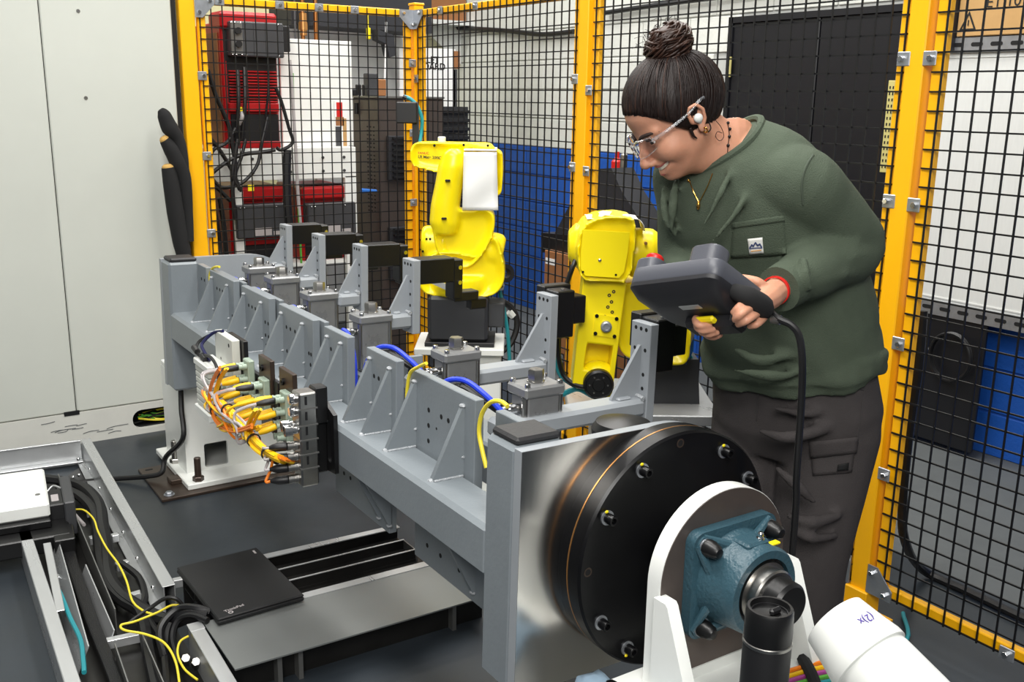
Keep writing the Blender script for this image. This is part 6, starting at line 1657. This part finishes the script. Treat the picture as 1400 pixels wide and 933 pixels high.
build('lower_lip', B(HM).tube([(.0615, -.0340, -.0590), (.0765, -.0160, -.0800), (.0818, 0, -.0828), (.0765, .0160, -.0800), (.0615, .0340, -.0590)], [.0010, .0034, .0042, .0034, .0010], 8), 'lip', pr_)
for sgn in (-1, 1): build('lashes', B(HM).tube([(.0640, sgn*.0485, -.0055), (.0795, sgn*.0410, -.0005), (.0840, sgn*.0310, .0005), (.0790, sgn*.0185, -.0040)], [.0007, .0015, .0016, .0007], 6), 'brow_hair', pr_)
# hair cap with hairline
hb_ = B(HM); n, kk = 72, 48; vs = []
for j in range(kk+1):
    t = PI*j/kk
    for i in range(n):
        a = 2*PI*i/n
        d = (math.sin(t)*math.cos(a), math.sin(t)*math.sin(a), math.cos(t))
        f, l, u = -.012+.103*d[0], .081*d[1], .030+.097*d[2]
        f += -.008*max(0, -d[0]); u += .004*math.sin(a*9+t*3)*.4
        lim = 1.10*f-.040+.25*abs(l)*(.5 if f > .03 else .0)
        lim = lim if f > -.012 else 2.2*(f+.012)-.053
        q = max(0, min(1, (u-lim)/.016+.5)); q = q*q*(3-2*q)
        sc = .80+.20*q
        vs.append((-.008+(f+.008)*sc, l*sc, .028+(u-.028)*sc))
fs = [(j*n+i, (j+1)*n+i, (j+1)*n+(i+1) % n, j*n+(i+1) % n) for j in range(kk) for i in range(n)]
hb_.add(vs, fs)
hair = build('hair', hb_, 'hair', pr_, 180)
# combed strands running from the hairline up to the knot
def hsurf(d, lift):
    f, l, u = -.012+.103*d[0]-.008*max(0, -d[0]), .081*d[1], .030+.097*d[2]
    lim = 1.10*f-.040+.25*abs(l)*(.5 if f > .03 else .0)
    lim = lim if f > -.012 else 2.2*(f+.012)-.053
    return Vector((f+d[0]*lift, l+d[1]*lift, u+d[2]*lift)), u-lim
BD = Vector((-.056, 0, .10)).normalized(); random.seed(21)
for nm, cnt, mt in (('hair_strands', 330, 'hair'), ('light_strands', 70, 'bun_hair')):
    b = B(HM)
    for i in range(cnt):
        a = random.uniform(0, 2*PI); t = .5
        while t < PI-.1:
            d = Vector((math.sin(t)*math.cos(a), math.sin(t)*math.sin(a), math.cos(t)))
            if hsurf(d, 0)[1] < .010: break
            t += .04
        t -= .03*random.random()
        d0 = Vector((math.sin(t)*math.cos(a), math.sin(t)*math.sin(a), math.cos(t))); w1 = BD+Vector((random.uniform(-.1, .1), random.uniform(-.1, .1), 0)); w1.normalize()
        an = d0.angle(w1); pts = []
        for k in range(9):
            q = k/8*random.uniform(.97, 1.0); d = (d0*math.sin((1-q)*an)+w1*math.sin(q*an))/max(math.sin(an), 1e-3)
            pts.append(hsurf(d.normalized(), .0002+.0012*math.sin(PI*q)+.0004*math.sin(i+k))[0])
        b.tube(pts, [.0006, .0014, .0016, .0017, .0017, .0017, .0016, .0015, .0012], 5, 2)
    build(nm, b, mt, hair, 180)['kind'] = 'stuff'
BC = (-.064, 0, .128)
bu = B(HM); bu.sph(BC, (.044, .046, .036), 24, 16)
bun = build('hair_bun', bu, 'bun_hair', hair, 180)
random.seed(5); st_ = B(HM)
for i in range(170):
    a = random.uniform(0, 2*PI); b0 = random.uniform(-1.1, 1.1); sp = random.uniform(.8, 1.9); pts = []
    for k in range(7):
        t = k/6; aa = a+sp*t; el = b0*.9+.22*math.sin(t*2.6+i); r_ = 1.0+.07*math.sin(i*1.7+t*4)+.03
        pts.append((BC[0]+.046*r_*math.cos(aa)*math.cos(el), BC[1]+.048*r_*math.sin(aa)*math.cos(el), BC[2]+.038*r_*math.sin(el)))
    st_.tube(pts, [.0008, .0022, .0034, .0036, .0034, .0022, .0008], 5, 3)
build('bun_strands', st_, 'bun_hair', hair, 180)['kind'] = 'stuff'
fl_ = B(HM)
for i in range(34):
    a = random.uniform(0, 2*PI); el = random.uniform(.1, 1.3); p = Vector((BC[0]+.047*math.cos(a)*math.cos(el), BC[1]+.047*math.sin(a)*math.cos(el), BC[2]+.039*math.sin(el)))
    q = p+Vector((random.uniform(-.015, .015), random.uniform(-.015, .015), random.uniform(.004, .018))); r_ = q+Vector((random.uniform(-.02, .02), random.uniform(-.02, .02), random.uniform(-.012, .008)))
    fl_.tube([p, q, r_], .0005, 4, 4)
build('loose_wisps', fl_, 'hair', hair, 180)['kind'] = 'stuff'
cu = B(HM)
c0_ = Vector((-.055, .062, -.06))
cu.tube([(-.045, .066, -.03), (-.05, .066, -.055), (-.046, .066, -.075), (-.034, .066, -.078), (-.031, .066, -.066), (-.039, .066, -.060), (-.046, .066, -.068)], .0007, 5)
cu.tube([(-.012, .070, -.036), (-.018, .074, -.046), (-.028, .074, -.044), (-.032, .072, -.03)], .0014, 5)
cu.tube([(.006, .069, -.02), (.008, .069, -.036), (.004, .068, -.046)], [.004, .003, .001], 6)
build('loose_curls', cu, 'hair', hair, 180)['kind'] = 'stuff'
# safety glasses
gl = root('safety_glasses', HC, 'clear plastic safety glasses worn by the person', 'glasses', mtx=HM)
for s in (-1, 1):
    build('temple', B(HM).tube([(.083, s*.062, .003), (.05, s*.072, .004), (.0, s*.082, .009), (-.03, s*.086, .018), (-.043, s*.085, .018)], [.0035, .0032, .003, .003, .003], 8), 'clear_plastic', gl)
    k = B(HM); N1, N2 = 9, 6; g = []
    for j in range(N2):
        for i in range(N1):
            a = i/(N1-1); c = j/(N2-1)
            g.append((.107-.024*a*a-.003*(c-.5)**2, s*(.006+.058*a), .008-.038*c*(1-.35*a*a)+.002))
    k.add(g, [(j*N1+i, j*N1+i+1, (j+1)*N1+i+1, (j+1)*N1+i) for j in range(N2-1) for i in range(N1-1)])
    o = build('lens', k, 'lens', gl, 180); m_ = o.modifiers.new('t', 'SOLIDIFY'); m_.thickness = .0018
    build('lens_rim', B(HM).tube([g[i] for i in range(N1)], .0016, 6, 2), 'clear_plastic', gl)
    build('lens_rim', B(HM).tube([g[(N2-1)*N1+i] for i in range(N1)], .0011, 6, 2), 'clear_plastic', gl)
build('bridge', B(HM).tube([(.1068, -.008, .002), (.1085, 0, .003), (.1068, .008, .002)], .0028, 8), 'clear_plastic', gl)
solid('ear_bud', B(HM).sph((-.014, .082, -.010), (.0095, .007, .0095), 18, 12).sph((-.015, .077, -.018), (.005, .004, .006), 10, 6), 'white_plastic', 'white round ear bud in the left ear of the person', 'ear bud')
solid('earring', B(HM).ring((-.016, .080, -.0385), (.9, .3, .1), .0065, .0045, .003, 16), 'gold', 'small gold hoop in the left ear of the person', 'earring')
# necklaces
nk = root('bead_necklace', NB, 'thin black beaded necklace around the neck of the person', 'necklace')
bvb = BVHTree.FromPolygons([body.matrix_world @ v.co for v in body.data.vertices], [tuple(p.vertices) for p in body.data.polygons])
INVp = INV['person'].inverted()
bvb = BVHTree.FromPolygons([INVp @ v.co for v in body.data.vertices], [tuple(p.vertices) for p in body.data.polygons])
pts = [hit(x, y, bvb, .001) for x, y in ((994, 168), (996, 178), (996.5, 187), (995, 200), (994, 214), (990, 226))]
build('cord', B().tube(pts, .0009, 5), 'bead', nk)
for x, y in ((994.5, 169), (997, 177), (996.5, 187), (995, 199), (994, 214), (990, 226)): build('bead', B().sph(hit(x, y, bvb, .002), .0034, 10, 8), 'bead', nk)
n2 = root('gold_necklace', NB, 'fine gold chain with small pendant over the olive shirt', 'necklace')
pts = [hit(x, y, bvh, .002) for x, y in ((943, 247), (949, 262), (956, 276))]; pts2 = [hit(x, y, bvh, .002) for x, y in ((975, 238), (968, 255), (957, 276))]
build('chain', B().tube(pts, .0011, 5), 'gold', n2); build('chain', B().tube(pts2, .0011, 5), 'gold', n2)
build('charm', B().sph(hit(956, 281, bvh, .003), (.004, .004, .009), 10, 8), 'gold', n2)
build('clasp', B().sph(hit(943, 248, bvh, .003), .0035, 10, 8), 'gold', n2)
wb = WL.lerp(at(1050, 402, 1.86), .25)
solid('wristband', B().ring(wb, (at(1050, 402, 1.86)-WL), .0285, .0255, .007, 24), 'red_button', 'red patterned band on the left wrist of the person', 'bracelet')

# ------------------------------------------------------------------ teach pendant held in both hands
al = math.radians(34)
RT = -LEFT
EX = (RT*.66+TOW*.75+UP*.24).normalized(); FP = (FWD-EX*FWD.dot(EX)).normalized(); UPP = EX.cross(FP)
if UPP.z < 0: UPP = -UPP
PN = UPP*math.cos(al)-FP*math.sin(al); PMm = FP*math.cos(al)+UPP*math.sin(al)
PC = at(951, 403, 1.88)
PM = Matrix((EX, PMm, PN)).transposed().to_4x4(); PM.translation = PC
# local: x to her left, y away from her, z out of the screen
tp = root('teach_pendant', None, 'dark grey robot teach pendant with red stop button held by the person', 'controller', mtx=PM)
W2, H2 = .107, .080
def shell(z0, z1, g, mt, nm, r=.022, par=tp):
    o1 = rrect(2*W2-2*g, 2*H2-2*g, r, 6)
    return build(nm, B(PM).loft([[(x*.985, y*.985, z0) for x, y in o1], [(x, y, z0+.003) for x, y in o1], [(x, y, z1-.003) for x, y in o1], [(x*.985, y*.985, z1) for x, y in o1]]), mt, par)
shell(-.004, .028, 0, 'pendant_gray', 'front_shell')
bk = B(PM); o1 = rrect(2*W2, 2*H2, .022, 6); o2 = rrect(2*W2*.93, 2*H2*.9, .03, 6); o3 = rrect(2*W2*.72, 2*H2*.62, .03, 6)
bk.loft([[(x, y, -.0042) for x, y in o1], [(x*.995, y*.995, -.012) for x, y in o1], [(x, y-.004, -.026) for x, y in o2], [(x+.01, y-.012, -.040) for x, y in o3]]); back = build('back_shell', bk, 'pendant_dark', tp)
build('screen', B(PM).box((0, -.015, .0285), (.13, .09, .002)), 'hole', tp)
for nm, x, r_, hh in (('stop_hump', -.078, .028, .050), ('switch_hump', .060, .034, .060)):
    o1 = rrect(2*r_, .052, .02, 6, x, .053)
    o2 = rrect(2*r_*.93, .046, .018, 6, x, .053)
    build(nm, B(PM).loft([[(a, c, .016) for a, c in o1], [(a, c, hh-.004) for a, c in o1], [(a, c, hh) for a, c in o2]]), 'pendant_gray', tp)
o1 = rrect(.24, .03, .008, 4, -.005, .078); build('shelf_lip', B(PM).loft([[(a, c, .02) for a, c in o1], [(a, c, .034) for a, c in rrect(.20, .006, .0028, 4, -.02, .064)]]), 'pendant_gray', tp) if False else None
build('rear_lip', B(PM).box((-.01, .040, .034), (.10, .008, .02), .002), 'pendant_gray', tp)
build('stop_button', B(PM).lathe([(.014, 0), (.017, .004), (.0175, .012), (.014, .016), (.0001, .0165)], (-.078, .052, .049), (0, 0, 1), 24), 'red_button', tp)
pb = PM @ Vector((0, 0, 0))
build('rating_plate', B(PM).box((.020, .026, -.0385), (.046, .014, .006)), 'alu', back)
build('grip_block', B(PM).box((.03, -.040, -.045), (.12, .05, .028), .008), 'pendant_dark', back)
build('enable_switch', B(PM).box((.030, -.008, -.052), (.050, .018, .012), .004), 'yellow_mark', back)
build('hand_strap', B(PM).tube([(W2-.01, .02, -.008), (W2+.016, .0, -.016), (W2+.020, -.04, -.016), (W2-.005, -.08, -.01)], [.012, .020, .022, .013], 12), 'black_foam', tp)
gp = at(1062, 440, 1.80); build('cable_gland', B().cyl(at(1055, 436, 1.81), at(1067, 438, 1.80), .009, n=12), 'steel', tp)
P_ = [at(1048, 422, 1.83), at(1064, 436, 1.80), at(1082, 445, 1.79), at(1093, 462, 1.79), at(1097, 500, 1.80), at(1095, 560, 1.83), at(1089, 650, 1.86), at(1086, 720, 1.89)]
pz = P_[-1]; P_ += [Vector((pz.x, pz.y, .25)), Vector((pz.x+.02, pz.y+.02, .08)), Vector((pz.x+.10, pz.y+.02, .014)), Vector((pz.x+.3, pz.y+.15, .014))]
solid('pendant_cable', B().tube(P_, .0068, 10), 'cable_black', 'black cable hanging from the pendant down past the trousers', 'cable')
bpy.context.view_layer.update()
